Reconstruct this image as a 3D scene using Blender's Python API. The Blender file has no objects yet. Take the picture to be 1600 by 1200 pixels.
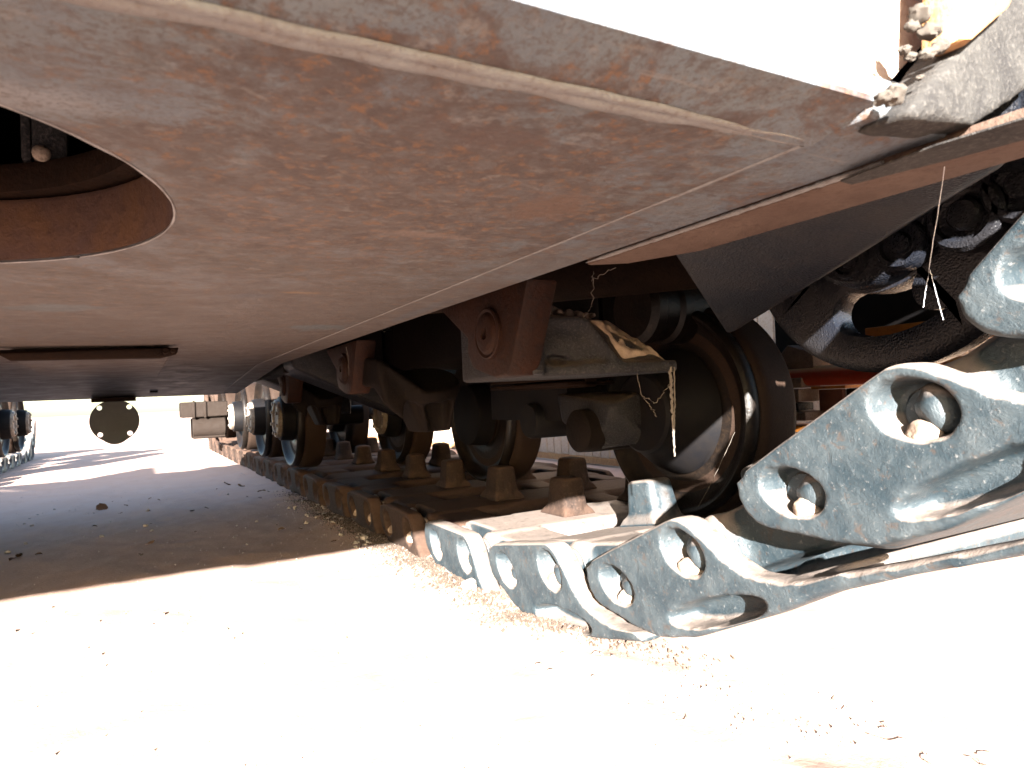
import bpy, bmesh, math, random
from mathutils import Vector, Matrix, noise

S = bpy.context.scene
random.seed(7)
R = math.radians

# ------------------------------------------------------------------ camera
cam = bpy.data.cameras.new('camera')
camo = bpy.data.objects.new('camera', cam)
S.collection.objects.link(camo)
X_AX = Vector((0.87371292, 0.03080988, -0.48546522))
Y_AX = Vector((-0.48435434, -0.03725803, -0.87407821))
Z_AX = Vector((-0.04501772, 0.99883061, -0.01762992))
rot = Matrix((X_AX, Y_AX, Z_AX))
camo.matrix_world = Matrix.Translation((0, 0, 0.5)) @ rot.to_4x4()
cam.sensor_width = 36
cam.lens = 36 * 1055.706 / 1600
cam.clip_start = 0.02
cam.clip_end = 2000
cam.dof.use_dof = True
cam.dof.focus_distance = 1.35
cam.dof.aperture_fstop = 15.0
S.camera = camo

# ------------------------------------------------------------------ light
SUN_DIR = Vector((-0.58, -1.0, 0.325)).normalized()      # towards the sun
elev = math.asin(SUN_DIR.z)
w = bpy.data.worlds.new('World')
S.world = w
w.use_nodes = True
nt = w.node_tree
bg = nt.nodes['Background']
sky = nt.nodes.new('ShaderNodeTexSky')
sky.sky_type = 'NISHITA'
sky.sun_disc = False
sky.sun_elevation = elev
sky.sun_rotation = math.atan2(SUN_DIR.x, SUN_DIR.y)
sky.dust_density = 1.6
sky.air_density = 1.0
bg.inputs['Strength'].default_value = 0.05
nt.links.new(sky.outputs[0], bg.inputs['Color'])

sun = bpy.data.lights.new('sun', 'SUN')
sun.energy = 5.0
sun.angle = R(0.55)
sun.color = (1.0, 0.95, 0.88)
suno = bpy.data.objects.new('sun', sun)
suno.rotation_euler = SUN_DIR.to_track_quat('Z', 'Y').to_euler()
S.collection.objects.link(suno)

S.view_settings.view_transform = 'Standard'
S.view_settings.look = 'None'
S.view_settings.gamma = 1
S.view_settings.exposure = 3.9
S.view_settings.use_curve_mapping = False
S.cycles.max_bounces = 12
S.cycles.diffuse_bounces = 8
S.cycles.sample_clamp_indirect = 12
S.cycles.caustics_reflective = False
S.cycles.caustics_refractive = False

# ------------------------------------------------------------------ materials
class NB:
    def __init__(self, name):
        self.m = bpy.data.materials.new(name)
        self.m.use_nodes = True
        self.t = self.m.node_tree
        self.b = self.t.nodes['Principled BSDF']
        self.co = self.t.nodes.new('ShaderNodeTexCoord').outputs['Object']
    def n(self, typ, **kw):
        nd = self.t.nodes.new(typ)
        for k, v in kw.items():
            setattr(nd, k, v)
        return nd
    def l(self, a, b):
        self.t.links.new(a, b)
    def mapc(self, scale=(1, 1, 1), off=(0, 0, 0)):
        mp = self.n('ShaderNodeMapping')
        mp.inputs['Scale'].default_value = scale
        mp.inputs['Location'].default_value = off
        self.l(self.co, mp.inputs['Vector'])
        return mp.outputs[0]
    def noise(self, scale, detail=6, rough=0.6, dist=0.0, vec=None):
        nd = self.n('ShaderNodeTexNoise')
        nd.inputs['Scale'].default_value = scale
        nd.inputs['Detail'].default_value = detail
        nd.inputs['Roughness'].default_value = rough
        nd.inputs['Distortion'].default_value = dist
        self.l(vec if vec is not None else self.co, nd.inputs['Vector'])
        return nd.outputs['Fac']
    def ramp(self, fac, stops):
        nd = self.n('ShaderNodeValToRGB')
        el = nd.color_ramp.elements
        while len(el) < len(stops):
            el.new(0.5)
        for e, (p, c) in zip(el, stops):
            e.position = p
            e.color = (c, c, c, 1) if isinstance(c, (int, float)) else (*c, 1)
        self.l(fac, nd.inputs[0])
        return nd.outputs[0]
    def mix(self, fac, a, b, mode='MIX'):
        nd = self.n('ShaderNodeMix', data_type='RGBA', blend_type=mode)
        if isinstance(fac, (int, float)):
            nd.inputs[0].default_value = fac
        else:
            self.l(fac, nd.inputs[0])
        for i, v in ((6, a), (7, b)):
            if isinstance(v, tuple):
                nd.inputs[i].default_value = (*v, 1)
            else:
                self.l(v, nd.inputs[i])
        return nd.outputs[2]
    def math(self, op, a, b):
        nd = self.n('ShaderNodeMath', operation=op)
        for i, v in ((0, a), (1, b)):
            if isinstance(v, (int, float)):
                nd.inputs[i].default_value = v
            else:
                self.l(v, nd.inputs[i])
        return nd.outputs[0]
    def up(self, lo=0.35, hi=0.8):
        g = self.n('ShaderNodeNewGeometry')
        s = self.n('ShaderNodeSeparateXYZ')
        self.l(g.outputs['Normal'], s.inputs[0])
        return self.ramp(s.outputs['Z'], [(lo, 0.0), (hi, 1.0)])
    def bump(self, fac, strength=0.5, dist=0.01, prev=None):
        nd = self.n('ShaderNodeBump')
        nd.inputs['Strength'].default_value = strength
        nd.inputs['Distance'].default_value = dist
        self.l(fac, nd.inputs['Height'])
        if prev is not None:
            self.l(prev, nd.inputs['Normal'])
        return nd.outputs[0]
    def out(self, col, rough, bump=None, metal=0.0, spec=0.5):
        if isinstance(col, tuple):
            self.b.inputs['Base Color'].default_value = (*col, 1)
        else:
            self.l(col, self.b.inputs['Base Color'])
        if isinstance(rough, (int, float)):
            self.b.inputs['Roughness'].default_value = rough
        else:
            self.l(rough, self.b.inputs['Roughness'])
        self.b.inputs['Metallic'].default_value = metal
        self.b.inputs['Specular IOR Level'].default_value = spec
        if bump is not None:
            self.l(bump, self.b.inputs['Normal'])
        return self.m

def hull_rust():
    k = NB('hull_rust')
    mid = k.noise(11, 8, 0.68, 0.4)
    fine = k.noise(120, 6, 0.75)
    grain = k.noise(330, 4, 0.75)
    g1 = k.noise(52, 9, 0.8, 0.3)
    g2 = k.noise(75, 8, 0.8, 0.2, k.mapc((1, 1, 1), (4, 7, 1)))
    streak = k.noise(6, 8, 0.65, 0.2, k.mapc((1.0, 7.0, 1.0)))
    def blob(cx, cy, rx, ry, lo, hi, nz=0.55, sc=24):
        mp = k.n('ShaderNodeMapping')
        mp.inputs['Location'].default_value = (-cx / rx, -cy / ry, 0)
        mp.inputs['Scale'].default_value = (1 / rx, 1 / ry, 0)
        k.l(k.co, mp.inputs['Vector'])
        g = k.n('ShaderNodeVectorMath', operation='LENGTH')
        k.l(mp.outputs[0], g.inputs[0])
        nn = k.noise(sc, 9, 0.76, 0.5)
        v = k.math('ADD', g.outputs['Value'], k.math('MULTIPLY', k.math('SUBTRACT', nn, 0.5), nz * 4))
        return k.ramp(v, [(lo, 1.0), (hi, 0.0)])
    def stain(c, col, amt, *a, **kw):
        return k.mix(k.math('MULTIPLY', blob(*a, **kw), amt), c, col)
    # faded primer: warm grey with lavender clouds
    c = k.mix(k.ramp(mid, [(0.40, 0.0), (0.60, 1.0)]), (0.0558, 0.0696, 0.0865), (0.0754, 0.0914, 0.1030))
    # thin rust bloom: heavier towards the rear of the floor
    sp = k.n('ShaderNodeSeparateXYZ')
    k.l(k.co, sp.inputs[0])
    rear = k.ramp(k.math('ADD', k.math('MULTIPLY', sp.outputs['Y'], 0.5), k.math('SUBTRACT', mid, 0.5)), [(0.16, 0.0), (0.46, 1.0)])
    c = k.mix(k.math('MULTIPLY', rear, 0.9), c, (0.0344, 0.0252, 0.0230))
    c = k.mix(k.ramp(g2, [(0.53, 0.0), (0.63, 0.6)]), c, (0.0672, 0.0478, 0.0331))
    # the rusted band
    band = blob(0.20, 0.50, 0.25, 0.28, 0.6, 1.15, nz=0.9, sc=14)
    deep = k.ramp(g1, [(0.45, 1.0), (0.55, 0.0)])
    c = k.mix(k.math('MULTIPLY', band, 0.7), c, (0.0443, 0.0296, 0.0258))
    c = k.mix(k.math('MULTIPLY', k.math('MULTIPLY', band, deep), 0.9), c, (0.0295, 0.0148, 0.0110))
    lump = k.noise(24, 9, 0.78, 0.6, k.mapc((1, 1, 1), (1, 5, 0)))
    c = k.mix(k.math('MULTIPLY', band, k.ramp(lump, [(0.50, 0.0), (0.56, 0.9)])), c, (0.0213, 0.0096, 0.0083))
    c = k.mix(k.math('MULTIPLY', band, k.ramp(g2, [(0.53, 0.0), (0.58, 0.9)])), c, (0.0984, 0.0435, 0.0147))
    rg = k.noise(30, 9, 0.8, 0.4, k.mapc((1, 1, 1), (7, 2, 0)))
    c = k.mix(k.math('MULTIPLY', rear, k.ramp(rg, [(0.52, 0.0), (0.58, 0.85)])), c, (0.0197, 0.0113, 0.0101))
    c = k.mix(k.math('MULTIPLY', rear, k.ramp(g2, [(0.52, 0.0), (0.58, 0.75)])), c, (0.0640, 0.0331, 0.0147))
    pl = k.noise(38, 7, 0.72, 0.6, k.mapc((1, 1.4, 1), (9, 4, 0)))
    c = k.mix(k.ramp(pl, [(0.58, 0.0), (0.64, 0.5)]), c, (0.1107, 0.1044, 0.0994))
    c = stain(c, (0.0615, 0.0296, 0.0166), 0.85, 0.305, 0.475, 0.036, 0.050, 0.55, 0.95, nz=0.55, sc=40)
    c = stain(c, (0.0328, 0.0157, 0.0129), 0.8, 0.195, 0.350, 0.06, 0.030, 0.3, 0.9, nz=1.3, sc=32)
    c = stain(c, (0.0984, 0.0653, 0.0506), 0.7, 0.240, 0.590, 0.05, 0.012, 0.5, 1.0, nz=0.9, sc=40)
    c = stain(c, (0.0394, 0.0539, 0.0644), 0.95, 0.322, 1.36, 0.075, 0.085, 0.5, 0.8, nz=0.9, sc=16)
    c = stain(c, (0.0344, 0.0365, 0.0460), 0.85, 0.145, 0.99, 0.04, 0.025, 0.5, 0.9, nz=0.6, sc=20)
    c = stain(c, (0.0377, 0.0505, 0.0607), 0.9, -0.10, 1.16, 0.10, 0.05, 0.4, 0.8, nz=1.0, sc=18)
    c = stain(c, (0.1230, 0.0696, 0.0258), 0.8, 0.20, 0.95, 0.05, 0.010, 0.5, 0.9, nz=0.8, sc=24)
    c = stain(c, (0.0295, 0.0348, 0.0442), 0.9, 0.445, 1.15, 0.020, 0.22, 0.5, 0.9, nz=0.7, sc=22)
    c = stain(c, (0.1230, 0.1305, 0.1426), 0.7, -0.04, 0.395, 0.05, 0.020, 0.5, 1.0, nz=0.6, sc=20)
    c = k.mix(k.ramp(fine, [(0.37, 0.7), (0.45, 0.0)]), c, (0.0328, 0.0226, 0.0193))
    c = k.mix(k.ramp(fine, [(0.57, 0.0), (0.65, 0.35)]), c, (0.1148, 0.1131, 0.1178))
    c = k.mix(k.ramp(grain, [(0.40, 0.7), (0.48, 0.0)]), c, (0.0295, 0.0209, 0.0175))
    scr = k.noise(22, 6, 0.7, 0.4, k.mapc((0.35, 5.0, 1)))
    c = k.mix(k.ramp(scr, [(0.64, 0.0), (0.69, 0.5)]), c, (0.1230, 0.1175, 0.1150))
    b = k.bump(g1, 0.5, 0.004)
    b = k.bump(fine, 0.4, 0.002, b)
    b = k.bump(streak, 0.3, 0.004, b)
    b = k.bump(mid, 0.3, 0.006, b)
    ro = k.ramp(mid, [(0.35, 0.46), (0.7, 0.72)])
    return k.out(c, ro, b, 0.0, 0.5)

def simple_rust(name, a, b_, c_, rough=0.72, scale=14, up=None, bumpd=0.004, spec=0.08):
    k = NB(name)
    mid = k.noise(scale, 8, 0.68, 0.4)
    fine = k.noise(scale * 9, 4, 0.7)
    c = k.mix(k.ramp(mid, [(0.36, 0.0), (0.62, 1.0)]), a, b_)
    c = k.mix(k.ramp(fine, [(0.5, 0.0), (0.72, 0.8)]), c, c_)
    if up is not None:
        f = k.math('MULTIPLY', k.up(0.3, 0.85), k.ramp(mid, [(0.25, 0.55), (0.55, 1.0)]))
        c = k.mix(f, c, up)
    b = k.bump(fine, 0.5, bumpd)
    b = k.bump(mid, 0.35, bumpd * 2, b)
    return k.out(c, rough, b, 0.0, spec)

def oily_black(name='oily_black_steel', ro0=0.18, ro1=0.34, spec=0.22, sc=330, bd=0.0022):
    k = NB(name)
    v = k.n('ShaderNodeTexVoronoi', feature='SMOOTH_F1')
    v.inputs['Scale'].default_value = sc
    k.l(k.co, v.inputs['Vector'])
    n = k.noise(90, 6, 0.7)
    mid = k.noise(7, 6, 0.6)
    c = k.mix(k.ramp(mid, [(0.4, 0.0), (0.68, 1.0)]), (0.005, 0.0062, 0.0095), (0.012, 0.0115, 0.0125))
    gr = k.noise(200, 4, 0.7)
    c = k.mix(k.ramp(gr, [(0.58, 0.0), (0.70, 0.6)]), c, (0.028, 0.027, 0.029))
    b = k.bump(v.outputs['Distance'], 0.5, bd)
    b = k.bump(gr, 0.5, 0.0018, b)
    return k.out(c, k.ramp(mid, [(0.35, ro0), (0.7, ro1)]), b, 0.0, spec)

def track_steel():
    k = NB('dusty_track_steel')
    mid = k.noise(16, 8, 0.68, 0.4)
    fine = k.noise(140, 4, 0.7)
    c = k.mix(k.ramp(mid, [(0.38, 0.0), (0.64, 1.0)]), (0.009, 0.0165, 0.022), (0.024, 0.032, 0.037))
    scr = k.noise(60, 6, 0.75, 1.5, k.mapc((1, 1, 0.35)))
    c = k.mix(k.ramp(scr, [(0.62, 0.0), (0.70, 0.55)]), c, (0.07, 0.075, 0.08))
    c = k.mix(k.ramp(fine, [(0.60, 0.0), (0.72, 0.7)]), c, (0.12, 0.12, 0.12))
    dn = k.noise(9, 7, 0.65, 0.3)
    f = k.math('MULTIPLY', k.up(0.30, 0.75), k.ramp(dn, [(0.28, 0.45), (0.50, 1.0)]))
    c = k.mix(f, c, (0.175, 0.142, 0.124))
    ro = k.ramp(mid, [(0.35, 0.42), (0.7, 0.68)])
    pit = k.noise(48, 7, 0.72, 0.4)
    c = k.mix(k.ramp(pit, [(0.36, 0.6), (0.43, 0.0)]), c, (0.035, 0.024, 0.018))
    b = k.bump(fine, 0.35, 0.002)
    b = k.bump(pit, 0.45, 0.005, b)
    b = k.bump(mid, 0.3, 0.006, b)
    return k.out(c, ro, b, 0.1, 0.4)

def ground_mat():
    k = NB('dusty_ground')
    a = k.noise(0.9, 6, 0.6, 0.3)
    m = k.noise(5, 8, 0.68, 0.5)
    f = k.noise(60, 6, 0.7)
    c = k.mix(k.ramp(m, [(0.36, 0.0), (0.62, 1.0)]), (0.345, 0.236, 0.192), (0.36, 0.258, 0.215))
    blot = k.noise(3.4, 7, 0.66, 0.6, k.mapc((1.6, 0.8, 1)))
    c = k.mix(k.ramp(blot, [(0.57, 0.0), (0.67, 0.5)]), c, (0.30, 0.205, 0.165))
    c = k.mix(k.ramp(f, [(0.60, 0.0), (0.72, 0.5)]), c, (0.40, 0.30, 0.25))
    c = k.mix(k.ramp(a, [(0.45, 0.0), (0.7, 0.3)]), c, (0.37, 0.265, 0.215))
    b = k.bump(f, 0.25, 0.005)
    b = k.bump(m, 0.3, 0.01, b)
    return k.out(c, 0.95, b, 0.0, 0.1)

def flat(name, col, rough=0.8, spec=0.3, nz=None, scale=20, bumpd=0.003):
    k = NB(name)
    n = k.noise(scale, 7, 0.65)
    c = k.mix(k.ramp(n, [(0.35, 0.0), (0.65, 1.0)]), col, nz if nz else tuple(v * 0.7 for v in col))
    return k.out(c, rough, k.bump(n, 0.4, bumpd), 0.0, spec)

M = {}
M['hull'] = hull_rust()
M['rust'] = simple_rust('brown_rust', (0.0077, 0.0042, 0.0029), (0.0135, 0.0067, 0.0038), (0.0044, 0.0023, 0.0018))
M['ring'] = simple_rust('ring_rust', (0.0609, 0.0397, 0.0371), (0.0834, 0.0462, 0.0284), (0.0481, 0.0282, 0.0229), 0.65, 9)
M['bracket'] = simple_rust('bracket_rust', (0.0212, 0.0087, 0.0052), (0.0111, 0.0062, 0.0050), (0.0062, 0.0054, 0.0062), 0.55, 12)
M['lip'] = simple_rust('brown_lip_rust', (0.0605, 0.0401, 0.0317), (0.0778, 0.0544, 0.0432), (0.0403, 0.0239, 0.0187), 0.7, 18)
M['black'] = oily_black()
M['grit'] = oily_black('gritty_black_steel', 0.40, 0.6, 0.12, 380, 0.003)
M['cast'] = simple_rust('dark_cast_steel', (0.0064, 0.0076, 0.0100), (0.0128, 0.0120, 0.0128), (0.0480, 0.0448, 0.0464), 0.42, 30,
                        up=(0.0440, 0.0344, 0.0280), bumpd=0.006, spec=0.13)
M['browncast'] = simple_rust('brown_cast_steel', (0.0034, 0.0021, 0.0016), (0.0053, 0.0033, 0.0024), (0.0020, 0.0014, 0.0012), 0.7, 14,
                             up=(0.0060, 0.0041, 0.0031))
M['wheel'] = simple_rust('wheel_steel', (0.0029, 0.0025, 0.0025), (0.0073, 0.0048, 0.0035), (0.0145, 0.0093, 0.0058), 0.42, 10,
                         bumpd=0.003, spec=0.16)
M['wheeltread'] = simple_rust('wheel_tread', (0.0174, 0.0106, 0.0078), (0.0220, 0.0139, 0.0101), (0.0104, 0.0062, 0.0046), 0.65, 20, bumpd=0.002)
M['hub'] = flat('hub_black', (0.0035, 0.0035, 0.0044), 0.6, 0.08, (0.0064, 0.0053, 0.0050), 18)
M['hubrim'] = simple_rust('bright_hub_rim', (0.2025, 0.1782, 0.1539), (0.1053, 0.0810, 0.0648), (0.0324, 0.0227, 0.0162), 0.45, 25)
M['track'] = track_steel()
M['trackbrown'] = simple_rust('shaded_dirty_track', (0.0140, 0.0098, 0.0084), (0.0280, 0.0182, 0.0140), (0.0525, 0.0336, 0.0252), 0.75, 14, up=(0.0595, 0.0364, 0.0266))  # brown dirt on the track, with shade under the hull darkened into it
M['ground'] = ground_mat()
M['edge'] = flat('worn_edge', (0.20, 0.20, 0.205), 0.5, 0.4, (0.10, 0.095, 0.095), 60)
M['mud'] = flat('grey_mud', (0.075, 0.066, 0.058), 0.95, 0.1, (0.04, 0.035, 0.03), 120)
M['soil'] = flat('dark_soil', (0.0920, 0.0704, 0.0560), 0.95, 0.1, (0.0560, 0.0416, 0.0336), 60)
M['dirt'] = flat('dry_dirt', (0.25, 0.195, 0.155), 0.95, 0.1, (0.13, 0.10, 0.08), 40, 0.008)
M['stone'] = flat('stone', (0.33, 0.29, 0.26), 0.9, 0.2, (0.2, 0.17, 0.15), 30, 0.006)
M['leaf'] = flat('dry_leaf', (0.1820, 0.1085, 0.0595), 0.8, 0.2, (0.1120, 0.0560, 0.0315), 60)
M['web'] = flat('dusty_web', (0.13, 0.115, 0.10), 0.9, 0.05, (0.09, 0.078, 0.068), 90)
M['thread'] = flat('bright_thread', (0.75, 0.78, 0.8), 0.5, 0.6, (0.6, 0.62, 0.65), 90)
M['plank'] = simple_rust('cream_plank', (0.4250, 0.3400, 0.2720), (0.3570, 0.2720, 0.2125), (0.2805, 0.1870, 0.1275), 0.8, 8)
M['wood'] = simple_rust('raw_wood', (0.34, 0.20, 0.10), (0.26, 0.14, 0.07), (0.16, 0.08, 0.04), 0.8, 10)
M['red'] = simple_rust('red_paint', (0.1785, 0.0238, 0.0102), (0.1530, 0.0204, 0.0093), (0.1105, 0.0340, 0.0170), 0.5, 9, up=(0.2975, 0.1785, 0.0765), bumpd=0.001)  # yellowish highlight on the beam's top is painted into upward faces
M['orange'] = simple_rust('orange_paint', (0.2295, 0.0892, 0.0170), (0.1955, 0.0723, 0.0145), (0.1360, 0.0553, 0.0170), 0.5, 9, bumpd=0.001)
M['pinkish'] = flat('faded_red_panel', (0.1280, 0.0496, 0.0360), 0.7, 0.3, (0.0960, 0.0400, 0.0288), 8)
M['dusty'] = simple_rust('dusty_rust', (0.1120, 0.0840, 0.0680), (0.0880, 0.0600, 0.0480), (0.0360, 0.0240, 0.0200), 0.85, 20)
M['weld'] = simple_rust('pale_weld', (0.1526, 0.1608, 0.1631), (0.1238, 0.1190, 0.1174), (0.0908, 0.0731, 0.0653), 0.6, 26)
M['bowdirt'] = simple_rust('black_gritty_paint', (0.0194, 0.0185, 0.0185), (0.0355, 0.0339, 0.0323), (0.0687, 0.0646, 0.0606), 0.75, 30, bumpd=0.006)
M['bow'] = simple_rust('bow_plate_dust', (0.30, 0.235, 0.20), (0.24, 0.185, 0.155), (0.18, 0.12, 0.09), 0.85, 10)
M['idler'] = simple_rust('idler_brown', (0.016, 0.012, 0.010), (0.013, 0.009, 0.007), (0.008, 0.006, 0.005), 0.85, 20)
M['flange'] = flat('grey_flange', (0.11, 0.12, 0.13), 0.7, 0.15, (0.09, 0.095, 0.10), 10)

# ------------------------------------------------------------------ mesh helpers
COL = S.collection
def link(name, me, mat, parent=None, label=None):
    o = bpy.data.objects.new(name, me)
    if mat is not None:
        me.materials.clear()
        me.materials.append(mat)
    COL.objects.link(o)
    if parent is not None:
        o.parent = parent
    if label:
        o['label'] = label
    return o

def to_mesh(bm, name, smooth=True, angle=40):
    bmesh.ops.recalc_face_normals(bm, faces=bm.faces[:])
    me = bpy.data.meshes.new(name)
    bm.to_mesh(me)
    bm.free()
    for p in me.polygons:
        p.use_smooth = smooth
    if smooth:
        me.set_sharp_from_angle(angle=R(angle))
    return me

def a_box(bm, x0, x1, y0, y1, z0, z1, mtx=None):
    vs = [bm.verts.new((x, y, z)) for x in (x0, x1) for y in (y0, y1) for z in (z0, z1)]
    for f in ((0, 1, 3, 2), (4, 6, 7, 5), (0, 4, 5, 1), (2, 3, 7, 6), (0, 2, 6, 4), (1, 5, 7, 3)):
        bm.faces.new([vs[i] for i in f])
    if mtx is not None:
        bmesh.ops.transform(bm, matrix=mtx, verts=vs)
    return vs

def a_prism(bm, pts, lo, hi, axis='x'):
    """pts are 2D; axis x -> (y,z), y -> (x,z), z -> (x,y)"""
    def mk(p, t):
        return {'x': (t, p[0], p[1]), 'y': (p[0], t, p[1]), 'z': (p[0], p[1], t)}[axis]
    a = [bm.verts.new(mk(p, lo)) for p in pts]
    b = [bm.verts.new(mk(p, hi)) for p in pts]
    n = len(pts)
    bm.faces.new(a)
    bm.faces.new(b[::-1])
    for i in range(n):
        bm.faces.new([a[i], b[i], b[(i + 1) % n], a[(i + 1) % n]])
    return a + b

def a_lathe(bm, prof, seg=48, mtx=None, closed=False):
    """prof: list of (t along x, radius); axis = x"""
    rings = []
    allv = []
    for (t, r) in prof:
        if r < 1e-6:
            v = bm.verts.new((t, 0, 0))
            rings.append([v])
            allv.append(v)
        else:
            ring = [bm.verts.new((t, r * math.cos(2 * math.pi * i / seg), r * math.sin(2 * math.pi * i / seg))) for i in range(seg)]
            rings.append(ring)
            allv += ring
    pairs = list(zip(rings, rings[1:]))
    if closed:
        pairs.append((rings[-1], rings[0]))
    for a, b in pairs:
        for i in range(seg):
            j = (i + 1) % seg
            if len(a) == 1 and len(b) == 1:
                continue
            if len(a) == 1:
                bm.faces.new([a[0], b[i], b[j]])
            elif len(b) == 1:
                bm.faces.new([a[i], b[0], a[j]])
            else:
                bm.faces.new([a[i], b[i], b[j], a[j]])
    if not closed:
        for ring in (rings[0], rings[-1]):
            if len(ring) > 1:
                bm.faces.new(ring)
    if mtx is not None:
        bmesh.ops.transform(bm, matrix=mtx, verts=allv)
    return allv

def a_cyl(bm, p0, p1, r0, r1=None, seg=24):
    r1 = r0 if r1 is None else r1
    p0, p1 = Vector(p0), Vector(p1)
    d = p1 - p0
    q = Vector((1, 0, 0)).rotation_difference(d.normalized())
    m = Matrix.Translation(p0) @ q.to_matrix().to_4x4()
    return a_lathe(bm, [(0, r0), (d.length, r1)], seg, m)

def a_tube(bm, pts, r, seg=6):
    pts = [Vector(p) for p in pts]
    rings = []
    for i, p in enumerate(pts):
        d = (pts[min(i + 1, len(pts) - 1)] - pts[max(i - 1, 0)]).normalized()
        a = d.orthogonal().normalized()
        b = d.cross(a)
        rr = r[i] if isinstance(r, (list, tuple)) else r
        rings.append([bm.verts.new(p + a * rr * math.cos(2 * math.pi * k / seg) + b * rr * math.sin(2 * math.pi * k / seg)) for k in range(seg)])
    for a, b in zip(rings, rings[1:]):
        for k in range(seg):
            bm.faces.new([a[k], b[k], b[(k + 1) % seg], a[(k + 1) % seg]])
    bm.faces.new(rings[0])
    bm.faces.new(rings[-1])

def a_hull(bm, pts):
    t = bmesh.new()
    for p in pts:
        t.verts.new(p)
    r = bmesh.ops.convex_hull(t, input=t.verts[:])
    junk = [e for e in r['geom_interior'] if isinstance(e, bmesh.types.BMVert)]
    bmesh.ops.delete(t, geom=junk, context='VERTS')
    tm = bpy.data.meshes.new('tmp')
    t.to_mesh(tm)
    t.free()
    n0 = len(bm.verts)
    bm.from_mesh(tm)
    bpy.data.meshes.remove(tm)
    return list(bm.verts)[n0:]

def bevel(bm, w_, seg=2, ang=35):
    bmesh.ops.recalc_face_normals(bm, faces=bm.faces[:])
    es = [e for e in bm.edges if len(e.link_faces) == 2 and e.calc_face_angle(0) > R(ang)]
    bmesh.ops.bevel(bm, geom=es, offset=w_, segments=seg, affect='EDGES', profile=0.5, clamp_overlap=True)

def modded(name, bm, cut=None, voxel=None, voxel2=None, smooth=0, bev=None):
    """union by voxel remesh, boolean cut, smooth; returns a mesh"""
    bmesh.ops.recalc_face_normals(bm, faces=bm.faces[:])
    me = bpy.data.meshes.new(name + '_src')
    bm.to_mesh(me)
    bm.free()
    o = bpy.data.objects.new('src', me)
    COL.objects.link(o)
    oc = None
    if voxel:
        r = o.modifiers.new('r', 'REMESH'); r.mode = 'VOXEL'; r.voxel_size = voxel
    if cut is not None:
        bmesh.ops.recalc_face_normals(cut, faces=cut.faces[:])
        mc = bpy.data.meshes.new(name + '_cut')
        cut.to_mesh(mc)
        cut.free()
        oc = bpy.data.objects.new('cut', mc)
        COL.objects.link(oc)
        b = o.modifiers.new('b', 'BOOLEAN'); b.operation = 'DIFFERENCE'; b.object = oc; b.solver = 'EXACT'
    if voxel2:
        r = o.modifiers.new('r2', 'REMESH'); r.mode = 'VOXEL'; r.voxel_size = voxel2
    if smooth:
        s = o.modifiers.new('s', 'SMOOTH'); s.factor = 0.5; s.iterations = smooth
    if bev:
        s = o.modifiers.new('v', 'BEVEL'); s.width = bev; s.segments = 2; s.limit_method = 'ANGLE'; s.angle_limit = R(40)
    dg = bpy.context.evaluated_depsgraph_get()
    dg.update()
    out = bpy.data.meshes.new_from_object(o.evaluated_get(dg))
    out.name = name
    bpy.data.objects.remove(o)
    bpy.data.meshes.remove(me)
    if oc:
        mc = oc.data
        bpy.data.objects.remove(oc)
        bpy.data.meshes.remove(mc)
    for p in out.polygons:
        p.use_smooth = True
    if not voxel2:
        out.set_sharp_from_angle(angle=R(35))
    return out

def thing(name, label, cat, loc=(0, 0, 0), group=None):
    o = bpy.data.objects.new(name, None)
    o.empty_display_size = 0.1
    COL.objects.link(o)
    o.location = loc
    o['label'] = label
    o['category'] = cat
    if group:
        o['group'] = group
    return o

def tag(o, label, cat, group=None):
    o['label'] = label
    o['category'] = cat
    if group:
        o['group'] = group
    return o

# ------------------------------------------------------------------ ground
def axis_vals(lo, hi, d0, far):
    v = []
    x = lo
    while x <= hi + 1e-6:
        v.append(x)
        x += d0
    step = d0
    a = v[-1]
    while a < far:
        step *= 1.6
        a += step
        v.append(a)
    step = d0
    a = v[0]
    while a > -far:
        step *= 1.6
        a -= step
        v.insert(0, a)
    return v

def ground_h(x, y):
    z = noise.noise((x * 3.1, y * 3.1, 0.3)) * 0.008 + noise.noise((x * 14, y * 14, 4.2)) * 0.004
    z += noise.noise((x * 45, y * 45, 9.0)) * 0.0018
    # soil pushed up along the inner edge of the right track
    d = x - 0.73
    if -0.35 < d < 0.5:
        z += 0.016 * math.exp(-(d / 0.10) ** 2) * (0.6 + 0.8 * noise.noise((x * 9, y * 9, 1)))
    return z

def build_ground():
    xs = axis_vals(-1.4, 1.4, 0.022, 600)
    ys = axis_vals(0.3, 4.6, 0.026, 600)
    verts = []
    for y in ys:
        for x in xs:
            far = max(0.0, 1 - max(abs(x) - 3, abs(y - 3) - 6, 0) / 6)
            verts.append((x, y, ground_h(x, y) * far))
    nx = len(xs)
    faces = [(j * nx + i, j * nx + i + 1, (j + 1) * nx + i + 1, (j + 1) * nx + i) for j in range(len(ys) - 1) for i in range(nx - 1)]
    me = bpy.data.meshes.new('ground')
    me.from_pydata(verts, [], faces)
    for p in me.polygons:
        p.use_smooth = True
    o = link('ground', me, M['ground'])
    o['kind'] = 'structure'
    return o
build_ground()

# ------------------------------------------------------------------ tracked vehicle
V = thing('tracked_vehicle', 'rusty tracked vehicle seen from underneath between its two tracks', 'tracked vehicle', (0, 0, 0))
Zh = 0.655
HX0, HX1 = -0.90, 0.475
REAR = 3.9

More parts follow.
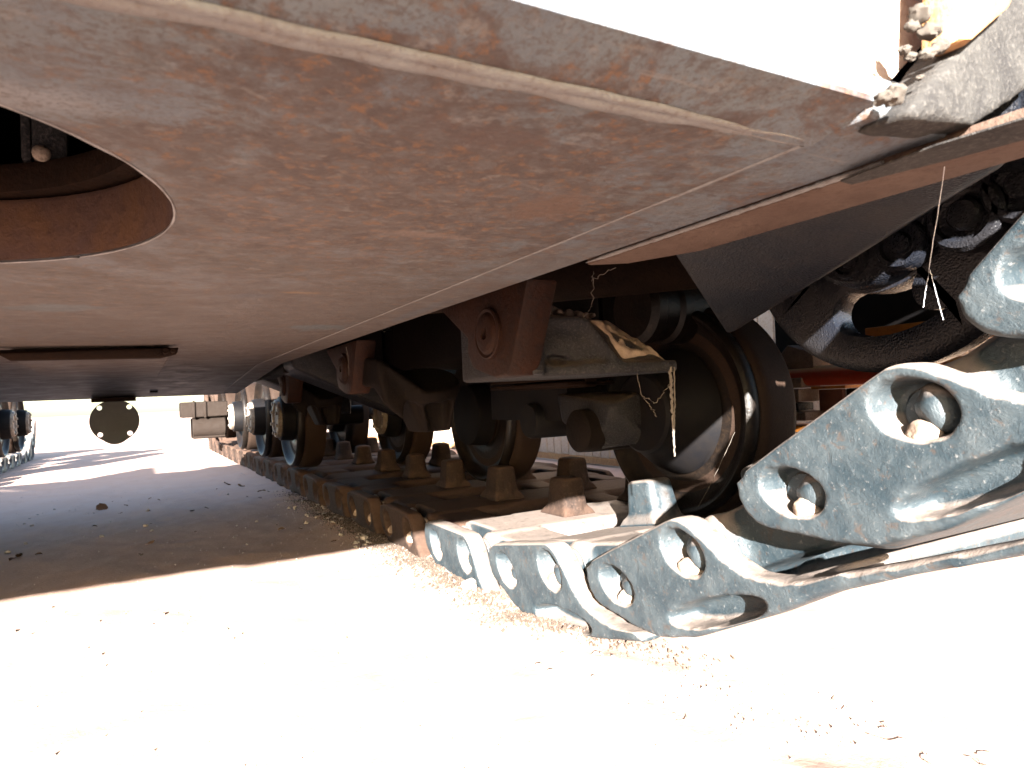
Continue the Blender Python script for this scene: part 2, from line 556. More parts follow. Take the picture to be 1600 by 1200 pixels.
# floor plate with a round opening
HC = (-0.226, 0.60)
HR = 0.257
def disc_cut(r, z0, z1, c=HC, seg=96):
    b = bmesh.new()
    a_cyl(b, (c[0], c[1], z0), (c[0], c[1], z1), r, r, seg)
    return b
bm = bmesh.new()
ZR = 0.5775
a_prism(bm, [(0.288, Zh), (2.6, Zh), (REAR, ZR), (REAR, ZR + 0.02), (2.6, Zh + 0.02), (0.288, Zh + 0.02)], HX0, 0.385, 'x')
me = modded('hull_floor', bm, disc_cut(HR, 0.6, 0.8), bev=0.002)
link('hull_floor', me, M['hull'], V)

# gently wavy side strip along the right edge, and wider strip at the bow
bm = bmesh.new()
a_prism(bm, [(0.243, Zh + 0.003), (2.6, Zh + 0.003), (REAR, ZR + 0.004), (REAR, ZR + 0.03), (2.6, Zh + 0.03), (0.243, Zh + 0.03)], 0.388, HX1, 'x')
bevel(bm, 0.003, 1)
link('side_strip', to_mesh(bm, 'side_strip'), M['hull'], V)
bm = bmesh.new()
a_prism(bm, [(0.4762, 0.05), (0.555, 0.05), (0.556, 0.55), (0.52, 0.635), (0.4762, 0.66)], Zh - 0.003, Zh + 0.007, 'z')
bevel(bm, 0.003, 2)
link('bow_edge_plate', to_mesh(bm, 'bow_edge_plate'), M['lip'], V)
bm = bmesh.new()
a_prism(bm, [(0.480, 0.664), (0.575, 0.716), (0.62, 0.74), (0.62, 0.80), (0.480, 0.70)], 0.300, 0.32, 'y')
link('shade_filler', to_mesh(bm, 'shade_filler', False), M['grit'], V)  # black plate standing in for shade in the recess behind the arm
bm = bmesh.new()
a_prism(bm, [(0.457, 0.2435), (0.470, 0.12), (0.512, 0.05), (0.508, 0.18), (0.498, 0.25), (0.482, 0.32), (0.466, 0.318)], Zh - 0.0055, Zh - 0.0043, 'z')
link('tar_patch', to_mesh(bm, 'tar_patch', False), M['bowdirt'], V, 'black tar smear on the edge plate')

# weld beads (uneven tubes)
def bead(pts, r, seed, name):
    bm = bmesh.new()
    n = 90
    P = []
    rr = []
    for i in range(n + 1):
        t = i / n
        k = t * (len(pts) - 1)
        j = min(int(k), len(pts) - 2)
        p = Vector(pts[j]).lerp(Vector(pts[j + 1]), k - j)
        w1 = noise.noise((t * 34, seed, 0))
        w2 = noise.noise((t * 90, seed, 5))
        P.append(p + Vector((w2 * 0.002, w1 * 0.005 + w2 * 0.002, w2 * 0.0008)))
        rr.append(r * (1 + 0.5 * w1 + 0.45 * w2) * min(1.0, 0.15 + 9 * (1 - t)))
    a_tube(bm, P, rr, 8)
    for v in bm.verts:
        v.co.z = Zh + (v.co.z - Zh) * 0.6
    return link(name, to_mesh(bm, name, True, 80), M['weld'], V)
bead([(-0.89, 0.287, Zh), (0.385, 0.287, Zh)], 0.0060, 1.0, 'weld_bead')
bead([(-0.89, 0.279, Zh - 0.0005), (0.384, 0.2815, Zh)], 0.0042, 4.0, 'weld_bead')
bead([(0.386, 0.29, Zh + 0.002), (0.386, 2.6, Zh + 0.002)], 0.0028, 2.0, 'weld_bead')
bead([(0.4755, 0.29, Zh + 0.001), (0.4755, 0.66, Zh + 0.001)], 0.0036, 3.0, 'weld_bead')

# bow: shallow lip then upright front plate
bm = bmesh.new()
a_prism(bm, [(0.2865, Zh + 0.0005), (0.243, Zh + 0.0112), (0.243, 1.0), (0.2865, 1.0)], HX0, 0.388, 'x')
bevel(bm, 0.0015, 1)
link('bow_plate', to_mesh(bm, 'bow_plate'), M['bow'], V)
# lip is the same rusty steel as the floor
bm = bmesh.new()
a_prism(bm, [(0.2855, Zh - 0.0015), (0.2395, Zh + 0.0095), (0.2395, Zh + 0.013), (0.2855, Zh + 0.002)], HX0, 0.389, 'x')
link('bow_lip', to_mesh(bm, 'bow_lip'), M['hull'], V)

# rough black arm at the right end of the bow
bm = bmesh.new()
a_prism(bm, [(0.3915, 0.651), (0.475, 0.660), (0.575, 0.711), (0.64, 0.757), (0.64, 0.862), (0.522, 0.762)], 0.226, 0.2635, 'y')
me = modded('bow_arm', bm, None, voxel=0.006, voxel2=0.004, smooth=2)
link('bow_arm', me, M['bowdirt'], V, 'gritty grey arm rising from the bow corner')
bm = bmesh.new()
a_prism(bm, [(0.437, 0.700), (0.452, 0.703), (0.50, 0.735), (0.55, 0.80), (0.45, 0.80)], 0.215, 0.2415, 'y')
bevel(bm, 0.006, 2)
link('tow_eye_plate', to_mesh(bm, 'tow_eye_plate'), M['wood'], V, 'brown plate on the bow face')

# upper body
bm = bmesh.new()
a_prism(bm, [(0.29, Zh), (2.6, Zh), (REAR, ZR), (REAR, 0.80), (3.2, 0.88), (2.5, 0.97), (0.29, 0.975)], HX0 - 0.02, HX0, 'x')
link('hull_side', to_mesh(bm, 'hull_side', False), M['rust'], V)
bm = bmesh.new()
a_prism(bm, [(0.29, Zh + .031), (2.6, Zh + .031), (REAR, ZR + .031), (REAR, 0.80), (3.2, 0.88), (2.5, 0.97), (0.29, 0.975)], HX1 - 0.02, HX1, 'x')
link('hull_side', to_mesh(bm, 'hull_side', False), M['rust'], V)
bm = bmesh.new()
a_prism(bm, [(0.29, 1.003), (2.5, 1.003), (1.7, 1.2), (0.8, 1.2)], -2.35, 1.95, 'x')
link('upper_body', to_mesh(bm, 'upper_body', False), M['rust'], V)  # out of view; profile shaped for the shadow it casts
bm = bmesh.new()
a_box(bm, HX1 + 0.003, 1.95, 0.62, 2.5, 0.978, 1.0)
a_prism(bm, [(2.503, 0.98), (2.503, 1.0), (REAR, 0.76), (REAR, 0.74)], HX1 + 0.003, 1.95, 'x')
link('shade_sponson', to_mesh(bm, 'shade_sponson', False), M['rust'], V)  # added above the right track to keep skylight off it
bm = bmesh.new()
a_box(bm, -2.35, HX0 - 0.023, 0.291, 2.5, 0.978, 1.0)
a_prism(bm, [(2.503, 0.98), (2.503, 1.0), (REAR, 0.76), (REAR, 0.74)], -2.35, HX0 - 0.023, 'x')
link('shade_sponson', to_mesh(bm, 'shade_sponson', False), M['rust'], V)  # added out of view on the left, run forward to stop a sun streak
bm = bmesh.new()
a_box(bm, HX0, HX1, REAR + 0.003, REAR + 0.03, ZR + 0.01, 0.80)
link('rear_plate', to_mesh(bm, 'rear_plate', False), M['rust'], V)
for x0, nm in ((1.93, 'skirt_blocker'), (-2.33, 'skirt_blocker')):
    bm = bmesh.new()
    a_box(bm, x0, x0 + 0.02, 1.9, 2.5, 0.56, 0.977)
    a_prism(bm, [(2.503, 0.56), (2.503, 0.97), (REAR, 0.72), (REAR, 0.56)], x0, x0 + 0.02, 'x')
    link(nm, to_mesh(bm, nm, False), M['rust'], V)  # skirts added to stop light coming in above the wheels

# bow cheeks, and added side walls that keep light out
bm = bmesh.new()
a_prism(bm, [(0.3895, Zh + 0.031), (0.43, Zh + 0.031), (0.53, 0.768), (0.66, 0.90), (0.9, 0.94), (0.9, 1.0), (0.3895, 1.0)], 0.264, 0.288, 'y')
link('bow_cheek', to_mesh(bm, 'bow_cheek', False), M['bow'], V)
bm = bmesh.new()
a_box(bm, -2.35, HX0 - 0.003, 0.264, 0.288, 0.668, 1.0)
link('bow_cheek', to_mesh(bm, 'bow_cheek', False), M['bow'], V)  # unseen left cheek, sized to block sun along the front shadow edge
bm = bmesh.new()
a_prism(bm, [(2.15, 0.33), (2.15, 0.97), (2.5, 0.97), (REAR, 0.72), (REAR, 0.33)], 1.62, 1.70, 'x')
link('side_blocker', to_mesh(bm, 'side_blocker', False), M['browncast'], V)  # wall added to darken the right running gear
bm = bmesh.new()
a_box(bm, -1.72, -1.62, 0.9, REAR, 0.16, 0.976)
link('side_blocker', to_mesh(bm, 'side_blocker', False), M['browncast'], V)  # solid wall added out of view to block sky light from the left

# opening rings
def ring(name, c, r_in, r_out, z0, z1, mat, bev_=0.006):
    bm = bmesh.new()
    seg = 96
    prof = [(r_in, z0), (r_out, z0), (r_out, z1), (r_in + 0.004, z1), (r_in, z1 - 0.006)]
    rings = []
    for (r, z) in prof:
        rings.append([bm.verts.new((c[0] + r * math.cos(2 * math.pi * i / seg), c[1] + r * math.sin(2 * math.pi * i / seg), z)) for i in range(seg)])
    for a, b in zip(rings, rings[1:] + rings[:1]):
        for i in range(seg):
            j = (i + 1) % seg
            bm.faces.new([a[i], b[i], b[j], a[j]])
    return link(name, to_mesh(bm, name), mat, V)
ring('opening_ring', HC, HR - 0.0012, HR + 0.03, Zh + 0.003, Zh + 0.064, M['ring'])
ring('inner_ring', (HC[0] - 0.005, HC[1] + 0.006), HR - 0.016, HR + 0.03, Zh + 0.067, Zh + 0.096, M['rust'])
bm = bmesh.new()
n = 160
P = [(HC[0] + (HR - 0.0005) * math.cos(2 * math.pi * i / n), HC[1] + (HR - 0.0005) * math.sin(2 * math.pi * i / n), Zh + 0.0005) for i in range(n + 1)]
a_tube(bm, P, [0.0009 * (1 + 0.7 * noise.noise((i * 0.35, 0, 0))) for i in range(n + 1)], 6)
link('opening_edge', to_mesh(bm, 'opening_edge', True, 80), M['edge'], V, 'pale worn edge of the round opening')
bm = bmesh.new()
a_box(bm, -0.082, -0.052, 0.79, 0.82, 0.7515, 0.954)
a_box(bm, -0.092, -0.083, 0.80, 0.82, 0.7515, 0.954)
bevel(bm, 0.004, 2)
link('inner_post', to_mesh(bm, 'inner_post'), M['cast'], V)
bm = bmesh.new()
bmesh.ops.create_icosphere(bm, subdivisions=3, radius=0.008, matrix=Matrix.Translation((-0.074, 0.787, 0.756)))
link('post_bolt', to_mesh(bm, 'post_bolt'), M['hubrim'], V)
bm = bmesh.new()
a_box(bm, HX0 + 0.01, 0.44, 0.30, 2.5, 0.955, 0.97)
a_prism(bm, [(2.503, 0.94), (3.2, 0.82), (REAR, 0.78), (REAR, 0.797), (3.2, 0.84), (2.503, 0.96)], HX0 + 0.01, 0.44, 'x')
link('inner_deck', to_mesh(bm, 'inner_deck', False), M['hub'], V)

# access cover under the floor
bm = bmesh.new()
a_prism(bm, [(-0.243, 1.84), (0.072, 1.80), (0.072, 3.75), (-0.30, 3.75)], Zh - 0.022, Zh - 0.002, 'z')
bevel(bm, 0.003, 1)
link('access_cover', to_mesh(bm, 'access_cover'), M['hull'], V)
bm = bmesh.new()
a_hull(bm, [(-0.262, 1.83, Zh - 0.004), (-0.262, 1.80, Zh - 0.014), (-0.238, 1.80, Zh - 0.030), (0.05, 1.77, Zh - 0.030), (0.085, 1.765, Zh - 0.022),
            (0.09, 1.765, Zh - 0.006), (0.085, 1.80, Zh - 0.004), (0.05, 1.80, Zh - 0.030), (-0.238, 1.83, Zh - 0.030)])
bevel(bm, 0.003, 2)
cb = link('cover_bar', to_mesh(bm, 'cover_bar'), M['rust'], V)
for i in range(3):
    bm = bmesh.new()
    a_cyl(bm, (0.045 + 0.016 * i, 1.757, Zh - 0.016 + 0.002 * i), (0.045 + 0.016 * i, 1.775, Zh - 0.016), 0.0075 - 0.001 * i, None, 12)
    link('bar_bolt', to_mesh(bm, 'bar_bolt'), M['rust'], cb)
bm = bmesh.new()
a_cyl(bm, (0.052, 3.55, Zh - 0.045), (0.085, 3.55, Zh - 0.045), 0.02, 0.02, 14)
link('drain_plug', to_mesh(bm, 'drain_plug'), M['hub'], V)
# flat scale blisters and paint islands on the floor are in the material

# flange hanging at the rear of the tunnel
bm = bmesh.new()
pts = []
FX, FZ = -0.0985, 0.4655
for i in range(64):
    a = 2 * math.pi * i / 64
    x = 0.106 * math.cos(a)
    z = 0.104 * math.sin(a)
    if abs(x) < 0.052 and z < 0:
        z -= 0.010 * (1 - (x / 0.052) ** 2)
    z = min(z, 0.094)
    pts.append((FX + x, FZ + z))
a_prism(bm, pts, 3.82, 3.86, 'y')
a_hull(bm, [(FX + dx, 3.82 + dy, z) for dx in (-0.042, 0.042) for dy in (0.0, 0.04) for z in (0.54, 0.562)])
cut = bmesh.new()
for dx in (-0.063, 0.063):
    for dz in (-0.064, 0.066):
        a_cyl(cut, (FX + dx, 3.7, FZ + dz), (FX + dx, 4.0, FZ + dz), 0.0122, None, 20)
me = modded('hanging_flange', bm, cut)
link('hanging_flange', me, M['flange'], V, 'grey round flange with four bolt holes hanging below the floor')
bm = bmesh.new()
a_box(bm, -0.19, -0.005, 3.75, 3.89, 0.560, 0.5775)
link('flange_mount', to_mesh(bm, 'flange_mount', False), M['rust'], V)

# ------------------------------------------------------------------ road wheels
WR = 0.285
def wheel_meshes():
    # body: lathe from the inner face (x=0) to the outer side (x=.22)
    bm = bmesh.new()
    a_lathe(bm, [(0.040, 0.0), (0.040, 0.118), (0.028, 0.135), (0.030, 0.165), (0.040, 0.20), (0.030, 0.236), (0.012, 0.250),
                 (0.0, 0.256), (-0.002, 0.264), (0.004, 0.272), (0.016, 0.276), (0.030, 0.274), (0.038, 0.270)], 96)
    rim = to_mesh(bm, 'wheel_body', True, 50)
    bm = bmesh.new()
    a_lathe(bm, [(0.036, 0.266), (0.042, 0.277), (0.052, WR - 0.001), (0.064, WR), (0.135, WR), (0.148, WR - 0.004), (0.152, WR - 0.02), (0.145, 0.2), (0.14, 0.0)], 96)
    tyre = to_mesh(bm, 'tyre', True, 40)
    bm = bmesh.new()
    a_lathe(bm, [(0.045, 0.128), (-0.02, 0.126), (-0.095, 0.122), (-0.10, 0.118), (-0.10, 0.0)], 64, Matrix.Scale(0.5, 4, (1, 0, 0)))
    hub = to_mesh(bm, 'hub', True, 40)
    bm = bmesh.new()
    # bolted flange on the hub end: scalloped ring
    a_lathe(bm, [(-0.098, 0.108), (-0.116, 0.106), (-0.122, 0.100), (-0.122, 0.074), (-0.110, 0.070), (-0.108, 0.0)], 48, Matrix.Translation((0.050, 0, 0)))
    for i in range(8):
        a = 2 * math.pi * i / 8
        a_cyl(bm, (-0.081, 0.088 * math.cos(a), 0.088 * math.sin(a)), (-0.07, 0.088 * math.cos(a), 0.088 * math.sin(a)), 0.010, None, 6)
    cap = to_mesh(bm, 'hub_cap', True, 35)
    bm = bmesh.new()
    a_cyl(bm, (0.03, 0, 0), (0.42, 0, 0), 0.055, 0.055, 24)
    axle = to_mesh(bm, 'axle', True, 35)
    return rim, tyre, hub, cap, axle
WM = wheel_meshes()
def wheel(x, y, z, flip=False, bright=False, name='road_wheel', capless=False):
    o = link(name, WM[0], None, V)
    if not WM[0].materials:
        WM[0].materials.append(M['wheel'])
    o.location = (x, y, z)
    o.rotation_euler = (random.uniform(0, 6), 0, 0)
    if flip:
        o.rotation_euler = (random.uniform(0, 6), 0, math.pi)
    for me, nm, mt in ((WM[1], 'tyre', 'wheeltread'), (WM[2], 'hub', 'hub'), (WM[3], 'hub_cap', 'hubrim'), (WM[4], 'axle', 'hub')):
        if capless and nm == 'hub_cap':
            continue
        c = bpy.data.objects.new(nm, me)
        if not me.materials:
            me.materials.append(M[mt])
        COL.objects.link(c)
        c.parent = o
    return o
wheel(1.22, 1.36, 0.44, capless=True)
wheel(1.22, 2.51, 0.43, capless=True)
wheel(1.22, 3.60, 0.43)
for y in (3.95, 4.95, 6.05):
    wheel(0.74, y, 0.432)
wheel(1.22, 4.75, 0.43)
wheel(1.22, 5.9, 0.43)
for y in (7.05, 7.95):
    wheel(-0.98, y, 0.452, True)
wheel(-1.5, 6.4, 0.44, True)
for y in (3.0, 3.9):
    wheel(-1.42, y, 0.44, True)

# dark guard ring and cover in front of the first wheel (inner hub cover)
bm = bmesh.new()
a_lathe(bm, [(1.13, 0.0), (1.128, 0.096), (1.135, 0.104), (1.15, 0.108), (1.21, 0.150), (1.245, 0.166), (1.25, 0.15)], 64, Matrix.Translation((0, 1.36, 0.44)))
link('hub_cover', to_mesh(bm, 'hub_cover', True, 30), M['hub'], V)

# ------------------------------------------------------------------ sprocket and final drive
SC = Vector((1.065, 0.675, 0.768))
bm = bmesh.new()
a_lathe(bm, [(0.0, 0.0), (0.0, 0.235), (0.006, 0.250), (0.014, 0.257), (0.045, 0.257), (0.052, 0.25), (0.052, 0.0)], 96, Matrix.Translation(SC))
cut = bmesh.new()
for k in range(4):
    a0 = R(-100 + 90 * k)
    half = R(26)
    rin, rout = 0.125, 0.197
    mid_r, hw = (rin + rout) / 2, (rout - rin) / 2
    out = []
    for i in range(13):
        a = a0 - half + 2 * half * i / 12
        out.append((mid_r + hw) and (SC.y + (mid_r + hw) * math.cos(a), SC.z + (mid_r + hw) * math.sin(a)))
    for i in range(1, 8):
        t = math.pi * i / 8
        a = a0 + half
        cx, cz = SC.y + mid_r * math.cos(a), SC.z + mid_r * math.sin(a)
        out.append((cx + hw * (math.cos(t) * math.cos(a) - math.sin(t) * math.sin(a)), cz + hw * (math.cos(t) * math.sin(a) + math.sin(t) * math.cos(a))))
    for i in range(13):
        a = a0 + half - 2 * half * i / 12
        out.append((SC.y + (mid_r - hw) * math.cos(a), SC.z + (mid_r - hw) * math.sin(a)))
    for i in range(1, 8):
        t = math.pi * i / 8
        a = a0 - half
        cx, cz = SC.y + mid_r * math.cos(a), SC.z + mid_r * math.sin(a)
        out.append((cx - hw * (math.cos(t) * math.cos(a) + math.sin(t) * math.sin(a)), cz - hw * (math.cos(t) * math.sin(a) - math.sin(t) * math.cos(a))))
    a_prism(cut, out, SC.x - 0.05, SC.x + 0.2, 'x')
me = modded('sprocket', bm, cut, bev=0.010)
spk = link('sprocket', me, M['black'], V, 'oily black sprocket disc with slotted holes')
# raised bolt flange
bm = bmesh.new()
a_lathe(bm, [(0.005, 0.120), (-0.03, 0.116), (-0.038, 0.108), (-0.038, 0.0)], 64, Matrix.Translation(SC))
link('bolt_flange', to_mesh(bm, 'bolt_flange'), M['black'], spk)
for i, (y, z, r) in enumerate(((0.693, 0.699, 0.026), (0.607, 0.706, 0.030), (0.515, 0.727, 0.040), (0.775, 0.70, 0.024), (0.44, 0.75, 0.04))):
    bm = bmesh.new()
    x = 1.03
    a_lathe(bm, [(x + 0.02, r * 1.35), (x - 0.005, r * 1.32), (x - 0.012, r * 1.18), (x - 0.012, r * 0.98), (x, r * 0.92), (x + 0.004, r * 0.60), (x - 0.008, r * 0.56), (x - 0.012, r * 0.48), (x - 0.012, 0)],
            28, Matrix.Translation((0, y, z)))
    link('bolt_boss', to_mesh(bm, 'bolt_boss', True, 35), M['black'], spk)
bm = bmesh.new()
a_hull(bm, [(1.035, y + dy, z + dz) for (y, z) in ((0.80, 0.70), (0.60, 0.71), (0.42, 0.75)) for dy in (0,) for dz in (-0.012, 0.07)] +
           [(1.09, y, z + dz) for (y, z) in ((0.82, 0.70), (0.60, 0.705), (0.40, 0.75)) for dz in (-0.022, 0.08)])
bevel(bm, 0.006, 2)
link('boss_carrier', to_mesh(bm, 'boss_carrier'), M['cast'], spk)
bm = bmesh.new()
a_cyl(bm, (0.60, SC.y, SC.z + 0.10), (1.42, SC.y, SC.z + 0.06), 0.075, 0.075, 40)
link('drive_shaft', to_mesh(bm, 'drive_shaft'), M['cast'], spk)

# wedge guard between hull edge and sprocket
bm = bmesh.new()
a_hull(bm, [(0.557, 0.60, 0.662), (0.557, 0.24, 0.658), (0.93, 0.868, 0.592), (0.93, 0.525, 0.742), (0.93, 0.42, 0.752),
            (0.57, 0.62, 0.75), (0.57, 0.24, 0.75), (0.94, 0.90, 0.625), (0.95, 0.95, 0.76), (0.95, 0.42, 0.79)])
bevel(bm, 0.006, 2)
link('drive_guard', to_mesh(bm, 'drive_guard'), M['grit'], V, 'gritty black wedge guard beside the sprocket')
bm = bmesh.new()
a_tube(bm, [(0.80, 0.40, 0.726), (0.90, 0.50, 0.738), (0.935, 0.56, 0.735), (0.94, 0.66, 0.70)], 0.013, 8)
link('guard_rib', to_mesh(bm, 'guard_rib'), M['black'], V)
# final drive lump up by the hull
bm = bmesh.new()
a_hull(bm, [(0.86, 0.43, 0.78), (0.86, 0.30, 0.77), (1.02, 0.52, 0.80), (1.02, 0.36, 0.80), (0.86, 0.40, 0.88), (1.02, 0.4, 0.9), (1.0, 0.46, 0.76), (1.0, 0.36, 0.75)])
me = modded('final_drive', bm, None, voxel=0.008, voxel2=0.006, smooth=4)
link('final_drive', me, M['black'], V)

# ------------------------------------------------------------------ suspension brackets
def pin_plate(x, y, z, s=1.0):
    """triangular plate with a round pin boss, facing inboard"""
    bm = bmesh.new()
    P = [(0.225, 0.075), (-0.14, 0.075), (-0.075, -0.055), (-0.055, -0.078), (-0.01, -0.079), (0.025, -0.071), (0.075, -0.058), (0.098, -0.03), (0.095, 0.0)]
    a_prism(bm, [(y + a * s, z + b * s) for a, b in P], x, x + 0.06, 'x')
    bevel(bm, 0.006, 2)
    o = link('pin_bracket', to_mesh(bm, 'pin_bracket'), M['bracket'], V)
    bm = bmesh.new()
    a_lathe(bm, [(x + 0.01, 0.047), (x - 0.006, 0.046), (x - 0.008, 0.043), (x - 0.006, 0.038), (x - 0.010, 0.034), (x - 0.012, 0.03), (x - 0.012, 0.011), (x - 0.004, 0.009), (x - 0.004, 0.0)], 40,
            Matrix.Translation((0, y, z)))
    link('pin', to_mesh(bm, 'pin', True, 30), M['bracket'], o)
    return o
pin_plate(0.55, 1.064, 0.612)
pin_plate(0.55, 2.03, 0.605, 1.0)
pin_plate(0.55, 3.0, 0.59, 1.0)

def bump_casting(dy, dirty):
    bm = bmesh.new()
    top = [(0.60, 1.06, 0.640), (0.705, 0.995, 0.632), (0.80, 1.06, 0.640), (0.80, 1.22, 0.648), (0.60, 1.28, 0.65)]
    bot = [(0.60, 1.04, 0.55), (0.752, 0.972, 0.55), (0.865, 0.958, 0.55), (0.87, 1.2, 0.55), (0.60, 1.28, 0.55)]
    a_hull(bm, [(x, y + dy, z) for x, y, z in top + bot])
    lipp = [(0.60, 1.025), (0.66, 1.005), (0.75, 0.958), (0.875, 0.944), (0.888, 0.96), (0.888, 1.22), (0.60, 1.29)]
    a_prism(bm, [(x, y + dy) for x, y in lipp], 0.531, 0.553, 'z')
    # raised rib along the ridge
    a_cyl(bm, (0.63, 1.035 + dy, 0.636), (0.705, 0.993 + dy, 0.630), 0.009, 0.009, 12)
    a_cyl(bm, (0.705, 0.993 + dy, 0.630), (0.756, 0.966 + dy, 0.551), 0.009, 0.009, 12)
    a_box(bm, 0.595, 0.625, 1.0 + dy, 1.29 + dy, 0.535, 0.655)
    cut = bmesh.new()
    a_hull(cut, [(x, y + dy, z) for x, y, z in ((0.640, 1.0, 0.542), (0.70, 0.97, 0.542), (0.66, 1.05, 0.570), (0.64, 1.03, 0.572), (0.70, 1.0, 0.562), (0.66, 0.93, 0.540), (0.70, 0.93, 0.555))])
    me = modded('stop_casting', bm, cut, voxel=0.006, voxel2=0.004, smooth=3)
    return link('stop_casting', me, M['cast'], V, 'dirt topped black casting beside the first wheel' if dirty else None)
sc1 = bump_casting(0, True)

# second casting: rounded tongue with ribs
def tongue(dy):
    bm = bmesh.new()
    c = Vector((0.745, 1.86 + dy, 0.565))
    n = 20
    top, bot = [], []
    for i in range(n):
        a = math.pi * i / (n - 1) - math.pi / 2
        top.append((c.x + 0.075 * math.cos(a) + 0.02, c.y + 0.13 * math.sin(a), 0.558 - 0.02 * math.cos(a)))
        bot.append((c.x + 0.075 * math.cos(a) + 0.02, c.y + 0.13 * math.sin(a), 0.525 - 0.02 * math.cos(a)))
    pad = Vector((0.745, c.y - 0.005, 0.548))
    nrm = Vector((-0.12, -0.42, 0.9)).normalized()
    a_cyl(bm, pad - nrm * 0.022, pad + nrm * 0.014, 0.098, 0.094, 40)
    a_hull(bm, [(0.58, c.y - 0.06, 0.62), (0.58, c.y + 0.12, 0.64), (0.58, c.y - 0.03, 0.55), (0.58, c.y + 0.12, 0.55),
                (0.70, c.y - 0.07, 0.535), (0.72, c.y + 0.08, 0.585), (0.70, c.y - 0.05, 0.515), (0.72, c.y + 0.08, 0.53)])
    a_hull(bm, [(0.66, c.y - 0.03, 0.545), (0.83, c.y - 0.03, 0.53), (0.66, c.y + 0.12, 0.545), (0.83, c.y + 0.1, 0.53),
                (0.72, c.y - 0.01, 0.405), (0.80, c.y - 0.01, 0.405), (0.72, c.y + 0.1, 0.405), (0.80, c.y + 0.1, 0.405)])
    for x0, x1 in ((0.690, 0.735), (0.805, 0.80)):
        a_hull(bm, [(x0 - 0.007, c.y - 0.085, 0.54), (x0 + 0.007, c.y - 0.085, 0.54), (x0 - 0.007, c.y, 0.54), (x0 + 0.007, c.y, 0.54),
                    (x1 - 0.007, c.y - 0.03, 0.405), (x1 + 0.007, c.y - 0.03, 0.405), (x1 - 0.007, c.y + 0.02, 0.405), (x1 + 0.007, c.y + 0.02, 0.405)])
    a_hull(bm, [(0.58, c.y - 0.06, 0.60), (0.66, c.y - 0.05, 0.545), (0.60, c.y - 0.05, 0.49), (0.66, c.y - 0.04, 0.44), (0.58, c.y + 0.1, 0.6), (0.66, c.y + 0.1, 0.5)])
    me = modded('arm_casting', bm, None, voxel=0.008, voxel2=0.006, smooth=3)
    return link('arm_casting', me, M['browncast'], V)
tongue(0)
tongue(1.25)

# arm, drum and spring pack behind the first casting
bm = bmesh.new()
a_lathe(bm, [(1.0, 0.0), (1.0, 0.046), (1.008, 0.056), (1.05, 0.058), (1.25, 0.058)], 40, Matrix.Translation((0, 1.47, 0.40)))
link('arm_drum', to_mesh(bm, 'arm_drum'), M['browncast'], V)
bm = bmesh.new()
a_hull(bm, [(1.04, 1.45, 0.345), (1.04, 1.60, 0.42), (1.04, 1.36, 0.47), (1.04, 1.62, 0.50), (1.16, 1.36, 0.36), (1.16, 1.62, 0.42), (1.16, 1.36, 0.50), (1.16, 1.62, 0.50)])
bevel(bm, 0.012, 2)
link('swing_arm', to_mesh(bm, 'swing_arm'), M['cast'], V)
bm = bmesh.new()
for i in range(4):
    z = 0.52 + 0.017 * i
    a_prism(bm, [(1.50, z), (1.95, z), (1.95, z + 0.012), (1.50, z + 0.012)], 1.0, 1.16, 'x')
a_box(bm, 1.06, 1.10, 1.5, 1.9, 0.515, 0.60)
bevel(bm, 0.003, 1)
link('spring_pack', to_mesh(bm, 'spring_pack'), M['rust'], V)
bm = bmesh.new()
a_lathe(bm, [(1.05, 0.0), (1.05, 0.05), (1.06, 0.055), (1.2, 0.055)], 32, Matrix.Translation((0, 1.80, 0.42)))
a_box(bm, 1.08, 1.2, 1.62, 2.1, 0.42, 0.60)
link('arm_housing', to_mesh(bm, 'arm_housing'), M['hub'], V)
# tube and roller above the first wheel
bm = bmesh.new()
a_lathe(bm, [(1.10, 0.0), (1.10, 0.075), (1.115, 0.09), (1.14, 0.09), (1.15, 0.08), (1.19, 0.08), (1.20, 0.09), (1.30, 0.09), (1.3, 0)], 48, Matrix.Translation((0, 1.34, 0.705)))
link('return_roller', to_mesh(bm, 'return_roller'), M['wheel'], V)
bm = bmesh.new()
a_cyl(bm, (0.48, 1.55, 0.78), (1.2, 1.15, 0.82), 0.085, 0.085, 32)
link('cross_tube', to_mesh(bm, 'cross_tube'), M['rust'], V)
bm = bmesh.new()
a_box(bm, 0.90, 1.20, 1.6, 2.6, 0.62, 0.95)
a_box(bm, 0.92, 1.18, 2.55, 7.6, 0.64, 0.80)
bevel(bm, 0.02, 2)
link('track_frame', to_mesh(bm, 'track_frame'), M['browncast'], V)
for y in (2.7, 3.5):
    bm = bmesh.new()
    a_hull(bm, [(0.5, y - 0.15, 0.64), (0.5, y + 0.15, 0.64), (0.95, y - 0.1, 0.44), (0.95, y + 0.1, 0.44), (0.95, y - 0.1, 0.54), (0.95, y + 0.1, 0.54), (0.5, y - 0.15, 0.8), (0.5, y + 0.15, 0.8)])
    bevel(bm, 0.015, 2)
    link('swing_arm', to_mesh(bm, 'swing_arm'), M['cast'], V)
bm = bmesh.new()
a_box(bm, 0.50, 0.90, 2.72, 3.62, 0.63, 0.975)
link('gap_blocker', to_mesh(bm, 'gap_blocker', False), M['browncast'], V)  # hidden box added to block bright sky between hull and track
